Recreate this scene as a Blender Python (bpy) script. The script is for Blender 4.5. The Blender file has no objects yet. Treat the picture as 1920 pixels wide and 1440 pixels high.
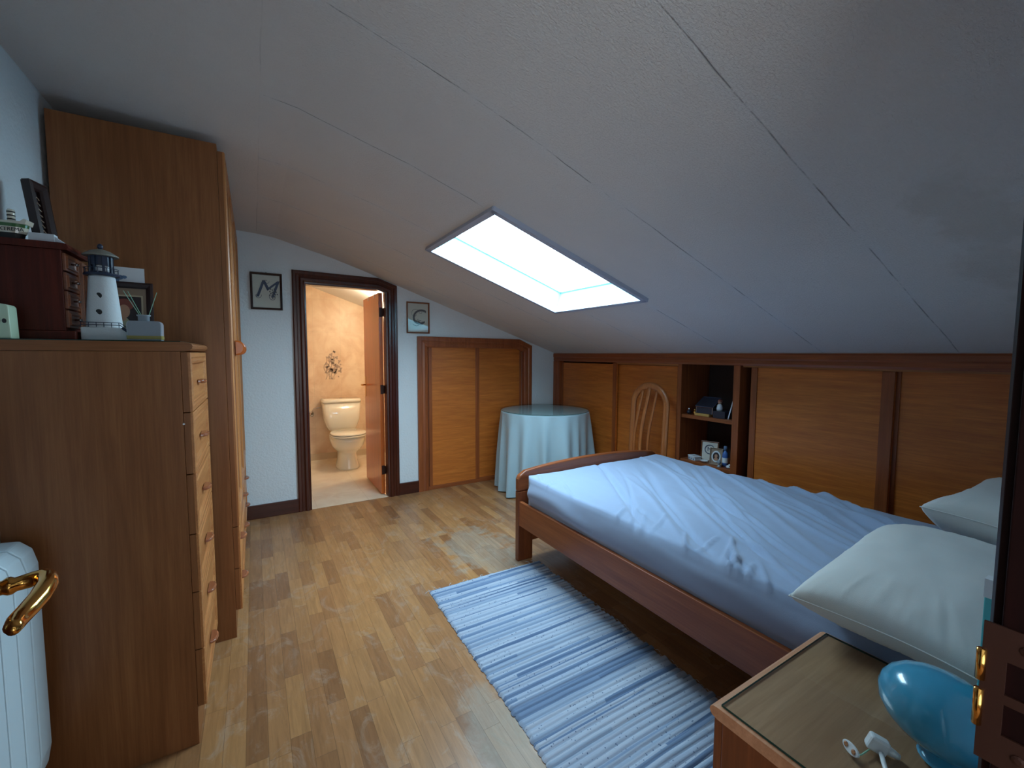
import bpy, bmesh, math, random
from mathutils import Vector, Matrix, noise
random.seed(7)
C = bpy.context.scene.collection
sc = bpy.context.scene
R = math.radians

# ------------------------------------------------------------------ materials
def newmat(name):
    m = bpy.data.materials.new(name); m.use_nodes = True
    nt = m.node_tree; b = nt.nodes['Principled BSDF']
    return m, nt, b
def lin(c):
    def f(v):
        v /= 255.0
        return v/12.92 if v <= .04045 else ((v+.055)/1.055)**2.4
    return (f(c[0]), f(c[1]), f(c[2]), 1)
def N(nt, t, **kw):
    n = nt.nodes.new(t)
    for k, v in kw.items():
        if k in n.inputs.keys() if hasattr(n.inputs, 'keys') else False: n.inputs[k].default_value = v
        else: setattr(n, k, v)
    return n
def math_(nt, op, a, b=None, c=None, clamp=False):
    n = nt.nodes.new('ShaderNodeMath'); n.operation = op; n.use_clamp = clamp
    for i, v in enumerate((a, b, c)):
        if v is None: continue
        if isinstance(v, (int, float)): n.inputs[i].default_value = v
        else: nt.links.new(v, n.inputs[i])
    return n.outputs[0]
def mix(nt, fac, a, b, blend='MIX'):
    n = nt.nodes.new('ShaderNodeMix'); n.data_type = 'RGBA'; n.blend_type = blend
    for s, v in ((0, fac), (6, a), (7, b)):
        if isinstance(v, (int, float)): n.inputs[s].default_value = v
        elif isinstance(v, tuple): n.inputs[s].default_value = v
        else: nt.links.new(v, n.inputs[s])
    return n.outputs[2]
def coords(nt, scale=(1, 1, 1), rot=(0, 0, 0)):
    t = nt.nodes.new('ShaderNodeTexCoord'); mp = nt.nodes.new('ShaderNodeMapping')
    mp.inputs['Scale'].default_value = scale; mp.inputs['Rotation'].default_value = rot
    nt.links.new(t.outputs['Object'], mp.inputs['Vector'])
    return mp.outputs[0]
def noise_(nt, vec, scale, detail=4, rough=.55, dist=0):
    n = nt.nodes.new('ShaderNodeTexNoise')
    n.inputs['Scale'].default_value = scale; n.inputs['Detail'].default_value = detail
    n.inputs['Roughness'].default_value = rough; n.inputs['Distortion'].default_value = dist
    nt.links.new(vec, n.inputs['Vector']); return n.outputs['Fac']
def ramp(nt, fac, stops):
    n = nt.nodes.new('ShaderNodeValToRGB'); e = n.color_ramp.elements
    while len(e) < len(stops): e.new(.5)
    for i, (p, c) in enumerate(stops): e[i].position = p; e[i].color = c
    nt.links.new(fac, n.inputs[0]); return n.outputs[0]
def bump(nt, b, h, strength=.2, dist=.01):
    n = nt.nodes.new('ShaderNodeBump'); n.inputs['Strength'].default_value = strength
    n.inputs['Distance'].default_value = dist
    nt.links.new(h, n.inputs['Height']); nt.links.new(n.outputs[0], b.inputs['Normal'])
def plain(name, c, rough=.5, metal=0, spec=.5, bumpy=0, bscale=40, var=0, trans=0, coat=0, alpha=None):
    m, nt, b = newmat(name)
    b.inputs['Roughness'].default_value = rough; b.inputs['Metallic'].default_value = metal
    b.inputs['Specular IOR Level'].default_value = spec
    b.inputs['Transmission Weight'].default_value = trans
    b.inputs['Coat Weight'].default_value = coat
    v = coords(nt)
    nz = noise_(nt, v, 6, 4)
    c = lin(c)
    k = 1-var-.03
    nt.links.new(mix(nt, nz, c, (c[0]*k, c[1]*k, c[2]*k, 1)), b.inputs['Base Color'])
    if bumpy: bump(nt, b, noise_(nt, v, bscale, 5, .6), bumpy, .004)
    return m
def wood(name, c1, c2, axis='z', rough=.4, across=26, along=1.6, coat=.15, var=.25, bmp=.06, spec=.4):
    m, nt, b = newmat(name)
    s = {'x': (along, across, across), 'y': (across, along, across), 'z': (across, across, along)}[axis]
    v = coords(nt, s)
    a = noise_(nt, v, 1.0, 6, .65, .6)
    fs = tuple(k*5 if k == across else k*2.2 for k in s)
    fine = noise_(nt, coords(nt, fs), 1.0, 3, .7)
    big = noise_(nt, coords(nt, tuple(k*.16 for k in s)), 1.0, 2, .5)
    f = math_(nt, 'ADD', math_(nt, 'MULTIPLY', a, .62), math_(nt, 'MULTIPLY', fine, .38))
    col = ramp(nt, f, [(.3, lin(c2)), (.5, lin(tuple((p+q)/2 for p, q in zip(c1, c2)))), (.68, lin(c1))])
    k = 1-var
    col = mix(nt, math_(nt, 'MULTIPLY', big, 1.0), col, (k, k*.96, k*.9, 1), 'MULTIPLY')
    nt.links.new(col, b.inputs['Base Color'])
    b.inputs['Roughness'].default_value = rough; b.inputs['Coat Weight'].default_value = coat
    b.inputs['Specular IOR Level'].default_value = spec
    b.inputs['Coat Roughness'].default_value = .25
    bump(nt, b, f, bmp, .002)
    return m
M = {}
OAK1, OAK2 = (166, 110, 68), (128, 78, 44)
M['oak_z'] = wood('oak veneer upright grain', OAK1, OAK2, 'z', spec=.25)
M['oak_x'] = wood('oak veneer crosswise grain', OAK1, OAK2, 'x', spec=.25)
M['oak_y'] = wood('oak veneer lengthwise grain', OAK1, OAK2, 'y', spec=.25)
M['honey_z'] = wood('honey oak mouldings', (214, 150, 92), (166, 100, 54), 'z')
M['honey_y'] = wood('honey oak drawer fronts', (214, 150, 92), (166, 100, 54), 'y')
M['panel_x'] = wood('cupboard door veneer x', (232, 138, 60), (178, 94, 36), 'x', across=30, along=2.5, rough=.42)
M['panel_y'] = wood('cupboard door veneer y', (232, 138, 60), (178, 94, 36), 'y', across=30, along=2.5, rough=.42)
M['frame_z'] = wood('cupboard frame upright', (182, 100, 54), (126, 64, 32), 'z')
M['frame_x'] = wood('cupboard frame crosswise', (182, 100, 54), (126, 64, 32), 'x')
M['frame_y'] = wood('cupboard frame lengthwise', (182, 100, 54), (126, 64, 32), 'y')
M['mahog'] = wood('dark red mahogany', (92, 38, 22), (52, 18, 12), 'z', rough=.28, coat=.5)
M['jamb'] = wood('jamb mahogany with painted shade', (46, 16, 14), (24, 8, 8), 'z', rough=.5, coat=0, spec=.15)  # shade put into the colour: mahogany darkened against the added hall light
M['mahog_x'] = wood('dark red mahogany crosswise', (92, 38, 22), (52, 18, 12), 'x', rough=.28, coat=.5)
M['sapele'] = wood('orange sapele door', (236, 126, 48), (196, 88, 28), 'z', rough=.28, coat=.5, across=40)
M['bed_y'] = wood('cherry bed wood lengthwise', (172, 100, 58), (124, 64, 34), 'y', rough=.35)
M['bed_x'] = wood('cherry bed wood crosswise', (168, 94, 54), (120, 60, 32), 'x', rough=.3, coat=.3)
M['bed_z'] = wood('cherry bed wood upright', (150, 82, 46), (104, 52, 28), 'z', rough=.3, coat=.3)
M['beech'] = wood('light beech chair', (200, 124, 70), (154, 88, 46), 'z', rough=.35, coat=.3)
M['ns_top'] = wood('nightstand top veneer', (220, 162, 126), (178, 122, 88), 'x', across=22, rough=.45)
M['knobwood'] = plain('reddish wooden pull', (150, 88, 58), .25, coat=.5)
M['knobamber'] = plain('amber wooden pull', (190, 96, 34), .2, coat=.7)
M['dark'] = plain('dark cupboard inside', (52, 32, 24), .7)
M['black'] = plain('black', (16, 16, 18), .5)
M['cabinetred'] = wood('jewellery cabinet mahogany', (104, 42, 28), (66, 24, 16), 'z', rough=.5, coat=0, spec=.2)
M['cabinetfront'] = wood('jewellery cabinet drawer', (150, 88, 54), (104, 54, 30), 'y', rough=.3, coat=.4)
M['brass'] = plain('polished brass', (214, 160, 84), .14, metal=1)
M['brassdull'] = plain('tarnished brass plate', (62, 32, 22), .55, metal=.3, bumpy=.2, bscale=30)
M['chrome'] = plain('chrome', (200, 200, 205), .15, metal=1)
M['radiator'] = plain('white enamel radiator', (206, 222, 230), .32)
M['ceramic'] = plain('cream toilet ceramic', (236, 232, 216), .12, coat=.6)
M['white'] = plain('white paint', (228, 230, 230), .45)
M['skyframe'] = plain('skylight lining with daylight tint', (150, 214, 226), .5)  # cyan cast of the bright daylight put into the lining colour
M['skyframe2'] = plain('skylight frame with painted shade', (172, 178, 196), .5)  # grey of the unlit outer sides put into the frame colour
M['paper'] = plain('white paper', (220, 226, 232), .8)
M['linenmat'] = plain('pale embroidery linen', (214, 208, 198), .9, bumpy=.1, bscale=300)
M['darkframe'] = plain('dark picture frame', (44, 26, 26), .4, bumpy=.1)
M['woodframe'] = wood('thin brown picture frame', (150, 92, 58), (104, 58, 34), 'z', rough=.35)
M['threadblue'] = plain('blue grey thread', (70, 84, 110), .8)
M['threadgrey'] = plain('grey thread', (96, 92, 96), .8)
M['navy'] = plain('navy painted metal', (34, 46, 70), .4)
M['lhwhite'] = plain('rough white tower', (206, 212, 216), .85, bumpy=.4, bscale=60)
M['mint'] = plain('mint white plastic', (196, 218, 190), .4)
M['green'] = plain('glazed green', (70, 112, 66), .2)
M['glaze'] = plain('glazed cream pottery', (222, 214, 196), .2, coat=.5)
M['plugwhite'] = plain('white plastic', (214, 220, 224), .35)
M['lamp'] = plain('glossy turquoise glass', (62, 158, 196), .2, coat=.5)
M['teal'] = plain('teal card cover', (92, 190, 196), .5)
M['reed'] = plain('green reed stick', (140, 186, 160), .6)
M['oil'] = plain('yellow scented oil', (150, 142, 84), .25)
M['photo_dark'] = plain('dark photo background', (46, 34, 38), .5)
M['photo_mat'] = plain('beige picture mount', (150, 130, 112), .8)
M['photo_line'] = plain('pale mount line', (190, 176, 150), .8)
M['skin'] = plain('photo skin tone', (186, 140, 112), .6)
M['hair'] = plain('photo auburn hair', (134, 70, 58), .6)
M['roofcream'] = plain('weathered cream roof', (136, 132, 122), .6, var=.2)
M['pastel'] = plain('pale printed shirt', (170, 170, 140), .6)
M['bluegrey'] = plain('blue print', (96, 124, 160), .7)
M['bottleblue'] = plain('blue bottle', (70, 110, 180), .2)
M['porcelain'] = plain('white porcelain', (214, 218, 224), .2)
M['gold'] = plain('gold paper block', (190, 146, 78), .5)
M['cord'] = plain('cotton fringe', (196, 196, 200), .9)
M['bookdark'] = plain('dark book cover', (36, 38, 52), .5)

def glassmat(name, tint, gloss=.12, rough=.02):
    m, nt, b = newmat(name); nt.nodes.remove(b)
    out = nt.nodes['Material Output']
    tr = nt.nodes.new('ShaderNodeBsdfTransparent'); tr.inputs[0].default_value = tint
    gl = nt.nodes.new('ShaderNodeBsdfGlossy'); gl.inputs['Roughness'].default_value = rough
    fr = nt.nodes.new('ShaderNodeFresnel'); fr.inputs[0].default_value = 1.5
    ms = nt.nodes.new('ShaderNodeMixShader')
    ge = nt.nodes.new('ShaderNodeNewGeometry')
    nt.links.new(math_(nt, 'MULTIPLY', fr.outputs[0], math_(nt, 'SUBTRACT', 1.0, ge.outputs['Backfacing'])), ms.inputs[0]); nt.links.new(tr.outputs[0], ms.inputs[1]); nt.links.new(gl.outputs[0], ms.inputs[2])
    nt.links.new(ms.outputs[0], out.inputs[0]); return m
M['glass'] = glassmat('clear glass pane', (.95, .97, .97, 1))
M['tableglass'] = glassmat('greenish table glass', (.88, .93, .92, 1))
M['glassedge'] = plain('green glass edge', (22, 62, 54), .15)
M['frost'] = plain('frosted bottle glass', (160, 172, 184), .3, trans=.25)
M['skyglass'] = glassmat('skylight glass', (.92, .98, 1, 1))

# floor -------------------------------------------------------------
def floor_mat():
    m, nt, b = newmat('worn oak strip parquet')
    t = nt.nodes.new('ShaderNodeTexCoord'); sp = nt.nodes.new('ShaderNodeSeparateXYZ')
    nt.links.new(t.outputs['Object'], sp.inputs[0])
    X, Y = sp.outputs[0], sp.outputs[1]
    W, L = .069, .34
    row = math_(nt, 'FLOOR', math_(nt, 'DIVIDE', X, W))
    wn = nt.nodes.new('ShaderNodeTexWhiteNoise'); wn.noise_dimensions = '1D'; nt.links.new(row, wn.inputs['W'])
    ys = math_(nt, 'ADD', math_(nt, 'DIVIDE', Y, L), math_(nt, 'MULTIPLY', wn.outputs['Value'], 7.3))
    # uneven lengths
    ci = math_(nt, 'FLOOR', ys)
    cb = nt.nodes.new('ShaderNodeCombineXYZ'); nt.links.new(row, cb.inputs[0]); nt.links.new(ci, cb.inputs[1])
    w2 = nt.nodes.new('ShaderNodeTexWhiteNoise'); w2.noise_dimensions = '2D'; nt.links.new(cb.outputs[0], w2.inputs['Vector'])
    rnd = w2.outputs['Value']
    base = ramp(nt, rnd, [(0, lin((134, 92, 60))), (.3, lin((158, 112, 74))), (.55, lin((166, 120, 78))), (.8, lin((174, 128, 84))), (1, lin((148, 104, 68)))])
    # grain
    off = math_(nt, 'MULTIPLY', rnd, 37.0)
    gx = math_(nt, 'MULTIPLY', X, 60); gy = math_(nt, 'ADD', math_(nt, 'MULTIPLY', Y, 4.5), off)
    gc = nt.nodes.new('ShaderNodeCombineXYZ'); nt.links.new(gx, gc.inputs[0]); nt.links.new(gy, gc.inputs[1]); nt.links.new(off, gc.inputs[2])
    gr = noise_(nt, gc.outputs[0], 1, 5, .65, .8)
    base = mix(nt, 1.0, base, ramp(nt, gr, [(.25, (.72, .68, .64, 1)), (.65, (1.08, 1.05, 1.0, 1))]), 'MULTIPLY')
    obj = t.outputs['Object']
    # stains: local worn grey patches with ragged outlines
    def patch(cx, cy, rx, ry, ragged=.55):
        dx = math_(nt, 'DIVIDE', math_(nt, 'SUBTRACT', X, cx), rx); dy = math_(nt, 'DIVIDE', math_(nt, 'SUBTRACT', Y, cy), ry)
        d = math_(nt, 'SQRT', math_(nt, 'ADD', math_(nt, 'MULTIPLY', dx, dx), math_(nt, 'MULTIPLY', dy, dy)))
        nn = noise_(nt, obj, 7, 5, .6)
        v = math_(nt, 'SUBTRACT', math_(nt, 'ADD', 1.0, math_(nt, 'MULTIPLY', math_(nt, 'SUBTRACT', nn, .5), ragged*3.2)), d)
        return math_(nt, 'MULTIPLY', v, 3.0, clamp=True)
    p = math_(nt, 'MAXIMUM', patch(.74, 1.28, .12, .30), patch(1.35, 2.72, .28, .45, .8))
    p = math_(nt, 'MAXIMUM', p, math_(nt, 'MULTIPLY', patch(.78, .95, .16, .3), 1.0))
    scr = noise_(nt, coords(nt, (7, 4, 1)), 1.3, 9, .74, 1.4)
    smear = math_(nt, 'MULTIPLY', math_(nt, 'SUBTRACT', scr, .52), 6.0, clamp=True)
    base = mix(nt, math_(nt, 'MULTIPLY', smear, .42), base, lin((176, 158, 140)))
    grey = mix(nt, gr, lin((128, 118, 100)), lin((164, 160, 148)))
    base = mix(nt, math_(nt, 'MULTIPLY', math_(nt, 'MULTIPLY', p, math_(nt, 'ADD', .3, scr)), .58, clamp=True), base, grey)
    # joints
    fx = math_(nt, 'ABSOLUTE', math_(nt, 'SUBTRACT', math_(nt, 'FRACT', math_(nt, 'DIVIDE', X, W)), .5))
    fy = math_(nt, 'ABSOLUTE', math_(nt, 'SUBTRACT', math_(nt, 'FRACT', ys), .5))
    jx = math_(nt, 'GREATER_THAN', fx, .487); jy = math_(nt, 'GREATER_THAN', fy, .4972)
    j = math_(nt, 'MAXIMUM', jx, jy)
    base = mix(nt, math_(nt, 'MULTIPLY', j, .5), base, lin((84, 58, 38)))
    nt.links.new(base, b.inputs['Base Color'])
    rg = math_(nt, 'ADD', math_(nt, 'MULTIPLY', math_(nt, 'ADD', p, math_(nt, 'MULTIPLY', smear, .5)), .2), math_(nt, 'ADD', .2, math_(nt, 'MULTIPLY', noise_(nt, obj, 3, 4), .22)))
    nt.links.new(rg, b.inputs['Roughness'])
    hgt = math_(nt, 'SUBTRACT', math_(nt, 'MULTIPLY', gr, .3), math_(nt, 'MULTIPLY', j, 1.0))
    bump(nt, b, hgt, .25, .0015)
    return m
M['floor'] = floor_mat()

def plaster(name, c, bs=.35, scale=70, bd=.012):
    m, nt, b = newmat(name)
    v = coords(nt); c = lin(c)
    nt.links.new(mix(nt, noise_(nt, v, 1.5, 5), c, (c[0]*.9, c[1]*.9, c[2]*.91, 1)), b.inputs['Base Color'])
    b.inputs['Roughness'].default_value = .85
    bump(nt, b, noise_(nt, v, scale, 3, .5), bs, bd)
    return m
M['wall'] = plaster('pale stippled wall plaster', (222, 228, 232), .3, 60)
M['hallwall'] = plaster('hall plaster', (216, 214, 208), .1, 40)

def ceil_mat():
    m, nt, b = newmat('textured ceiling plaster with panel joints')
    b.inputs['Specular IOR Level'].default_value = .2
    t = nt.nodes.new('ShaderNodeTexCoord'); sp = nt.nodes.new('ShaderNodeSeparateXYZ')
    nt.links.new(t.outputs['Object'], sp.inputs[0]); X, Y = sp.outputs[0], sp.outputs[1]
    obj = t.outputs['Object']
    wob = math_(nt, 'MULTIPLY', math_(nt, 'SUBTRACT', noise_(nt, obj, 3, 4), .5), .016)
    def seamdist(v, v0, step=None):
        v = math_(nt, 'ADD', v, wob)
        if step:
            q = math_(nt, 'ADD', math_(nt, 'DIVIDE', math_(nt, 'SUBTRACT', v, v0), step), .5)
            return math_(nt, 'MULTIPLY', math_(nt, 'ABSOLUTE', math_(nt, 'SUBTRACT', math_(nt, 'FRACT', q), .5)), step)
        return math_(nt, 'ABSOLUTE', math_(nt, 'SUBTRACT', v, v0))
    dy = seamdist(Y, .712, .617); dx = seamdist(X, .05)
    right = math_(nt, 'GREATER_THAN', X, .05)
    brk = math_(nt, 'MULTIPLY', math_(nt, 'SUBTRACT', noise_(nt, coords(nt, (5, 1, 1)), 1.3, 6, .75), .40), 6, clamp=True)
    def ln(d, w): return math_(nt, 'SUBTRACT', 1.0, math_(nt, 'DIVIDE', d, w), clamp=True)
    ly = math_(nt, 'MULTIPLY', math_(nt, 'MULTIPLY', ln(dy, .0032), right), brk)
    lx = math_(nt, 'MULTIPLY', math_(nt, 'MULTIPLY', ln(dx, .003), .35), brk)
    l = math_(nt, 'MAXIMUM', ly, lx)
    halo = math_(nt, 'MULTIPLY', math_(nt, 'MULTIPLY', ln(dy, .06), right), noise_(nt, coords(nt, (3, 8, 1)), 2, 4))
    big = noise_(nt, obj, 1.1, 5, .6)
    base = mix(nt, big, lin((232, 226, 222)), lin((210, 205, 203)))
    base = mix(nt, math_(nt, 'MULTIPLY', halo, .5), base, lin((214, 220, 226)))
    # faint brown damp stain
    dxs = math_(nt, 'DIVIDE', math_(nt, 'SUBTRACT', X, 2.0), .55); dys = math_(nt, 'DIVIDE', math_(nt, 'SUBTRACT', Y, .42), .16)
    d = math_(nt, 'SQRT', math_(nt, 'ADD', math_(nt, 'MULTIPLY', dxs, dxs), math_(nt, 'MULTIPLY', dys, dys)))
    st = math_(nt, 'SUBTRACT', math_(nt, 'ADD', .9, math_(nt, 'MULTIPLY', math_(nt, 'SUBTRACT', noise_(nt, obj, 5, 5, .65), .5), 3)), d)
    base = mix(nt, math_(nt, 'MULTIPLY', math_(nt, 'MULTIPLY', st, 2, clamp=True), .22), base, lin((168, 154, 136)))
    base = mix(nt, math_(nt, 'MULTIPLY', l, .62), base, lin((60, 60, 68)))
    nt.links.new(base, b.inputs['Base Color']); b.inputs['Roughness'].default_value = .9
    h = math_(nt, 'ADD', noise_(nt, coords(nt, (110, 170, 110)), 1, 4, .65, .5), math_(nt, 'MULTIPLY', l, -.8))
    bump(nt, b, h, 1.0, .006)
    return m
M['ceiling'] = ceil_mat()

def tile_mat(name, c1, c2, w, h, plane='xz', rough=.25, grout=(186, 168, 140)):
    m, nt, b = newmat(name)
    t = nt.nodes.new('ShaderNodeTexCoord'); sp = nt.nodes.new('ShaderNodeSeparateXYZ')
    nt.links.new(t.outputs['Object'], sp.inputs[0])
    ax = {'x': 0, 'y': 1, 'z': 2}
    U, V = sp.outputs[ax[plane[0]]], sp.outputs[ax[plane[1]]]
    fu = math_(nt, 'ABSOLUTE', math_(nt, 'SUBTRACT', math_(nt, 'FRACT', math_(nt, 'DIVIDE', U, w)), .5))
    fv = math_(nt, 'ABSOLUTE', math_(nt, 'SUBTRACT', math_(nt, 'FRACT', math_(nt, 'DIVIDE', V, h)), .5))
    j = math_(nt, 'MAXIMUM', math_(nt, 'GREATER_THAN', fu, .5-.0012/w), math_(nt, 'GREATER_THAN', fv, .5-.0012/h))
    base = ramp(nt, noise_(nt, t.outputs['Object'], 4.5, 5, .6, .6), [(.35, lin(c1)), (.65, lin(c2))])
    base = mix(nt, math_(nt, 'MULTIPLY', j, .5), base, lin(grout))
    nt.links.new(base, b.inputs['Base Color']); b.inputs['Roughness'].default_value = rough
    return m
M['bathwall'] = tile_mat('marbled peach wall tile', (214, 180, 146), (232, 208, 178), .33, .42, rough=.4)
M['bathwall_y'] = tile_mat('marbled peach wall tile side', (222, 192, 158), (236, 216, 188), .33, .42, 'yz')
M['bathfloor'] = tile_mat('cream floor tile', (228, 212, 188), (238, 226, 204), .45, .45, 'xy')
M['bathskirt'] = plain('tile skirting', (206, 186, 156), .3, var=.1)
M['print'] = plain('printed tile motif', (184, 158, 138), .4, var=.3)

def fabric(name, c, c2, rough=.9, sheen=.3, weave=500, nscale=4):
    m, nt, b = newmat(name)
    v = coords(nt)
    nt.links.new(mix(nt, noise_(nt, v, nscale, 4), lin(c), lin(c2)), b.inputs['Base Color'])
    b.inputs['Roughness'].default_value = rough; b.inputs['Sheen Weight'].default_value = sheen
    h = math_(nt, 'ADD', noise_(nt, v, weave, 2), math_(nt, 'MULTIPLY', noise_(nt, v, 14, 4), 1.5))
    bump(nt, b, h, .12, .004)
    return m
M['sheet'] = fabric('lilac blue cotton sheet', (142, 159, 187), (134, 151, 179))
M['pillow'] = fabric('off white cotton pillow', (218, 222, 222), (206, 210, 208))
M['cloth'] = fabric('pale aqua tablecloth', (170, 194, 204), (160, 184, 196))

def rug_mat():
    m, nt, b = newmat('blue and white rag weave')
    t = nt.nodes.new('ShaderNodeTexCoord'); sp = nt.nodes.new('ShaderNodeSeparateXYZ')
    nt.links.new(t.outputs['Object'], sp.inputs[0]); X, Y = sp.outputs[0], sp.outputs[1]
    rib = math_(nt, 'FLOOR', math_(nt, 'DIVIDE', math_(nt, 'ADD', Y, 5.0), .0135))
    xs = math_(nt, 'FLOOR', math_(nt, 'ADD', math_(nt, 'MULTIPLY', X, .6), math_(nt, 'MULTIPLY', rib, .37)))
    cb = nt.nodes.new('ShaderNodeCombineXYZ'); nt.links.new(rib, cb.inputs[0]); nt.links.new(xs, cb.inputs[1])
    w = nt.nodes.new('ShaderNodeTexWhiteNoise'); w.noise_dimensions = '2D'; nt.links.new(cb.outputs[0], w.inputs['Vector'])
    nz = noise_(nt, coords(nt, (3, 60, 1)), 1.5, 4)
    f = math_(nt, 'ADD', math_(nt, 'MULTIPLY', w.outputs['Value'], .85), math_(nt, 'MULTIPLY', nz, .15))
    base = ramp(nt, f, [(.10, lin((92, 114, 146))), (.25, lin((114, 136, 166))), (.4, lin((146, 162, 184))), (.7, lin((172, 182, 198))), (.95, lin((154, 168, 190)))])
    vo = nt.nodes.new('ShaderNodeTexVoronoi'); vo.inputs['Scale'].default_value = 60
    nt.links.new(t.outputs['Object'], vo.inputs['Vector'])
    dots = math_(nt, 'MULTIPLY', math_(nt, 'LESS_THAN', vo.outputs['Distance'], .16), math_(nt, 'GREATER_THAN', w.outputs['Value'], .5))
    near = math_(nt, 'LESS_THAN', Y, 10)
    base = mix(nt, math_(nt, 'MULTIPLY', dots, .8), base, lin((56, 76, 112)))
    nt.links.new(base, b.inputs['Base Color']); b.inputs['Roughness'].default_value = .95
    b.inputs['Sheen Weight'].default_value = .2
    bump(nt, b, noise_(nt, coords(nt, (120, 300, 1)), 1, 3), .25, .003)
    return m
M['rug'] = rug_mat()

# ------------------------------------------------------------------ mesh helpers
class MB:
    def __init__(s): s.bm = bmesh.new()
    def box(s, x0, x1, y0, y1, z0, z1, Mx=None):
        vs = [s.bm.verts.new(Mx @ Vector(p) if Mx else p) for p in
              ((x0,y0,z0),(x1,y0,z0),(x1,y1,z0),(x0,y1,z0),(x0,y0,z1),(x1,y0,z1),(x1,y1,z1),(x0,y1,z1))]
        for f in ((0,3,2,1),(4,5,6,7),(0,1,5,4),(1,2,6,5),(2,3,7,6),(3,0,4,7)): s.bm.faces.new([vs[i] for i in f])
        return s
    def prism(s, poly, axis, a0, a1, Mx=None):
        def P(u, v, w):
            p = {'x': (w, u, v), 'y': (u, w, v), 'z': (u, v, w)}[axis]
            return Mx @ Vector(p) if Mx else Vector(p)
        A = [s.bm.verts.new(P(u, v, a0)) for u, v in poly]; B = [s.bm.verts.new(P(u, v, a1)) for u, v in poly]
        n = len(poly)
        s.bm.faces.new(A); s.bm.faces.new(B[::-1])
        for i in range(n): s.bm.faces.new((A[i], B[i], B[(i+1) % n], A[(i+1) % n]))
        return s
    def tube(s, pts, r, seg=10, closed=False, flat=1.0, up=None):
        pts = [Vector(p) for p in pts]; n = len(pts)
        rs = [r]*n if isinstance(r, (int, float)) else list(r)
        rings = []; prev = None
        for i, p in enumerate(pts):
            if closed: d = pts[(i+1) % n]-pts[i-1]
            else: d = pts[min(i+1, n-1)]-pts[max(i-1, 0)]
            d.normalize()
            if prev is None:
                ref = Vector(up) if up else (Vector((0, 0, 1)) if abs(d.z) < .9 else Vector((1, 0, 0)))
                a = d.cross(ref).normalized()
            else:
                a = (prev-d*prev.dot(d)).normalized()
            prev = a; b = d.cross(a)
            rings.append([s.bm.verts.new(p+a*math.cos(2*math.pi*k/seg)*rs[i]+b*math.sin(2*math.pi*k/seg)*rs[i]*flat) for k in range(seg)])
        m = n if closed else n-1
        for i in range(m):
            A, B = rings[i], rings[(i+1) % n]
            for k in range(seg): s.bm.faces.new((A[k], A[(k+1) % seg], B[(k+1) % seg], B[k]))
        if not closed: s.bm.faces.new(rings[0][::-1]); s.bm.faces.new(rings[-1])
        return s
    def lathe(s, prof, c=(0, 0, 0), seg=24, Mx=None, sx=1, sy=1):
        rings = []
        for r, z in prof:
            ring = []
            for k in range(seg):
                a = 2*math.pi*k/seg; p = Vector((c[0]+r*sx*math.cos(a), c[1]+r*sy*math.sin(a), c[2]+z))
                ring.append(s.bm.verts.new(Mx @ p if Mx else p))
            rings.append(ring)
        for A, B in zip(rings, rings[1:]):
            for k in range(seg): s.bm.faces.new((A[k], A[(k+1) % seg], B[(k+1) % seg], B[k]))
        s.bm.faces.new(rings[0][::-1]); s.bm.faces.new(rings[-1])
        return s
    def grid(s, fn, nu, nv, cu=False):
        V = [[s.bm.verts.new(fn(i/(nu if cu else nu-1), j/(nv-1))) for j in range(nv)] for i in range(nu)]
        for i in range(nu if cu else nu-1):
            for j in range(nv-1):
                k = (i+1) % nu
                s.bm.faces.new((V[i][j], V[k][j], V[k][j+1], V[i][j+1]))
        return s
    def quad(s, *p):
        s.bm.faces.new([s.bm.verts.new(q) for q in p]); return s
    def ell(s, c, r, seg=20, rings=12, Mx=None):
        prof = [(max(1e-4, math.sin(math.pi*i/rings)), -math.cos(math.pi*i/rings)) for i in range(rings+1)]
        T = Matrix.Translation(c) @ Matrix.Diagonal((r[0], r[1], r[2], 1))
        if Mx: T = Mx @ T
        return s.lathe(prof, seg=seg, Mx=T)
    def sweep(s, path, prof, fn, closed=False):
        """path: 2D points; prof: (offset to the inside/right, depth); fn(u,v,depth)->3D. mitred."""
        n = len(path); P = [Vector(p) for p in path]; cols = []
        for i in range(n):
            def nrm(a, b):
                d = (b-a).normalized(); return Vector((d.y, -d.x))
            if closed or 0 < i < n-1:
                n1 = nrm(P[i-1], P[i]); n2 = nrm(P[i], P[(i+1) % n]); m = (n1+n2).normalized(); m = m/max(.3, m.dot(n1))
            elif i == 0: m = nrm(P[0], P[1])
            else: m = nrm(P[-2], P[-1])
            cols.append([s.bm.verts.new(fn(P[i].x+m.x*o, P[i].y+m.y*o, d)) for o, d in prof])
        k = len(prof)
        for i in range(n if closed else n-1):
            A, B = cols[i], cols[(i+1) % n]
            for j in range(k): s.bm.faces.new((A[j], A[(j+1) % k], B[(j+1) % k], B[j]))
        if not closed: s.bm.faces.new(cols[0]); s.bm.faces.new(cols[-1][::-1])
        return s
    def build(s, name, mat, parent=None, smooth=False, bevel=0, origin=None, sub=0):
        bmesh.ops.recalc_face_normals(s.bm, faces=s.bm.faces)
        me = bpy.data.meshes.new(name)
        o = bpy.data.objects.new(name, me)
        off = origin
        if parent is not None: off = wloc(parent)
        if off is not None:
            for v in s.bm.verts: v.co -= Vector(off)
            if parent is None: o.location = off
        s.bm.to_mesh(me); s.bm.free()
        if smooth:
            for p in me.polygons: p.use_smooth = True
        me.materials.append(mat if not isinstance(mat, str) else M[mat])
        C.objects.link(o)
        if parent is not None: o.parent = parent
        if bevel:
            b = o.modifiers.new('bevel', 'BEVEL'); b.width = bevel; b.segments = 2; b.limit_method = 'ANGLE'
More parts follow.
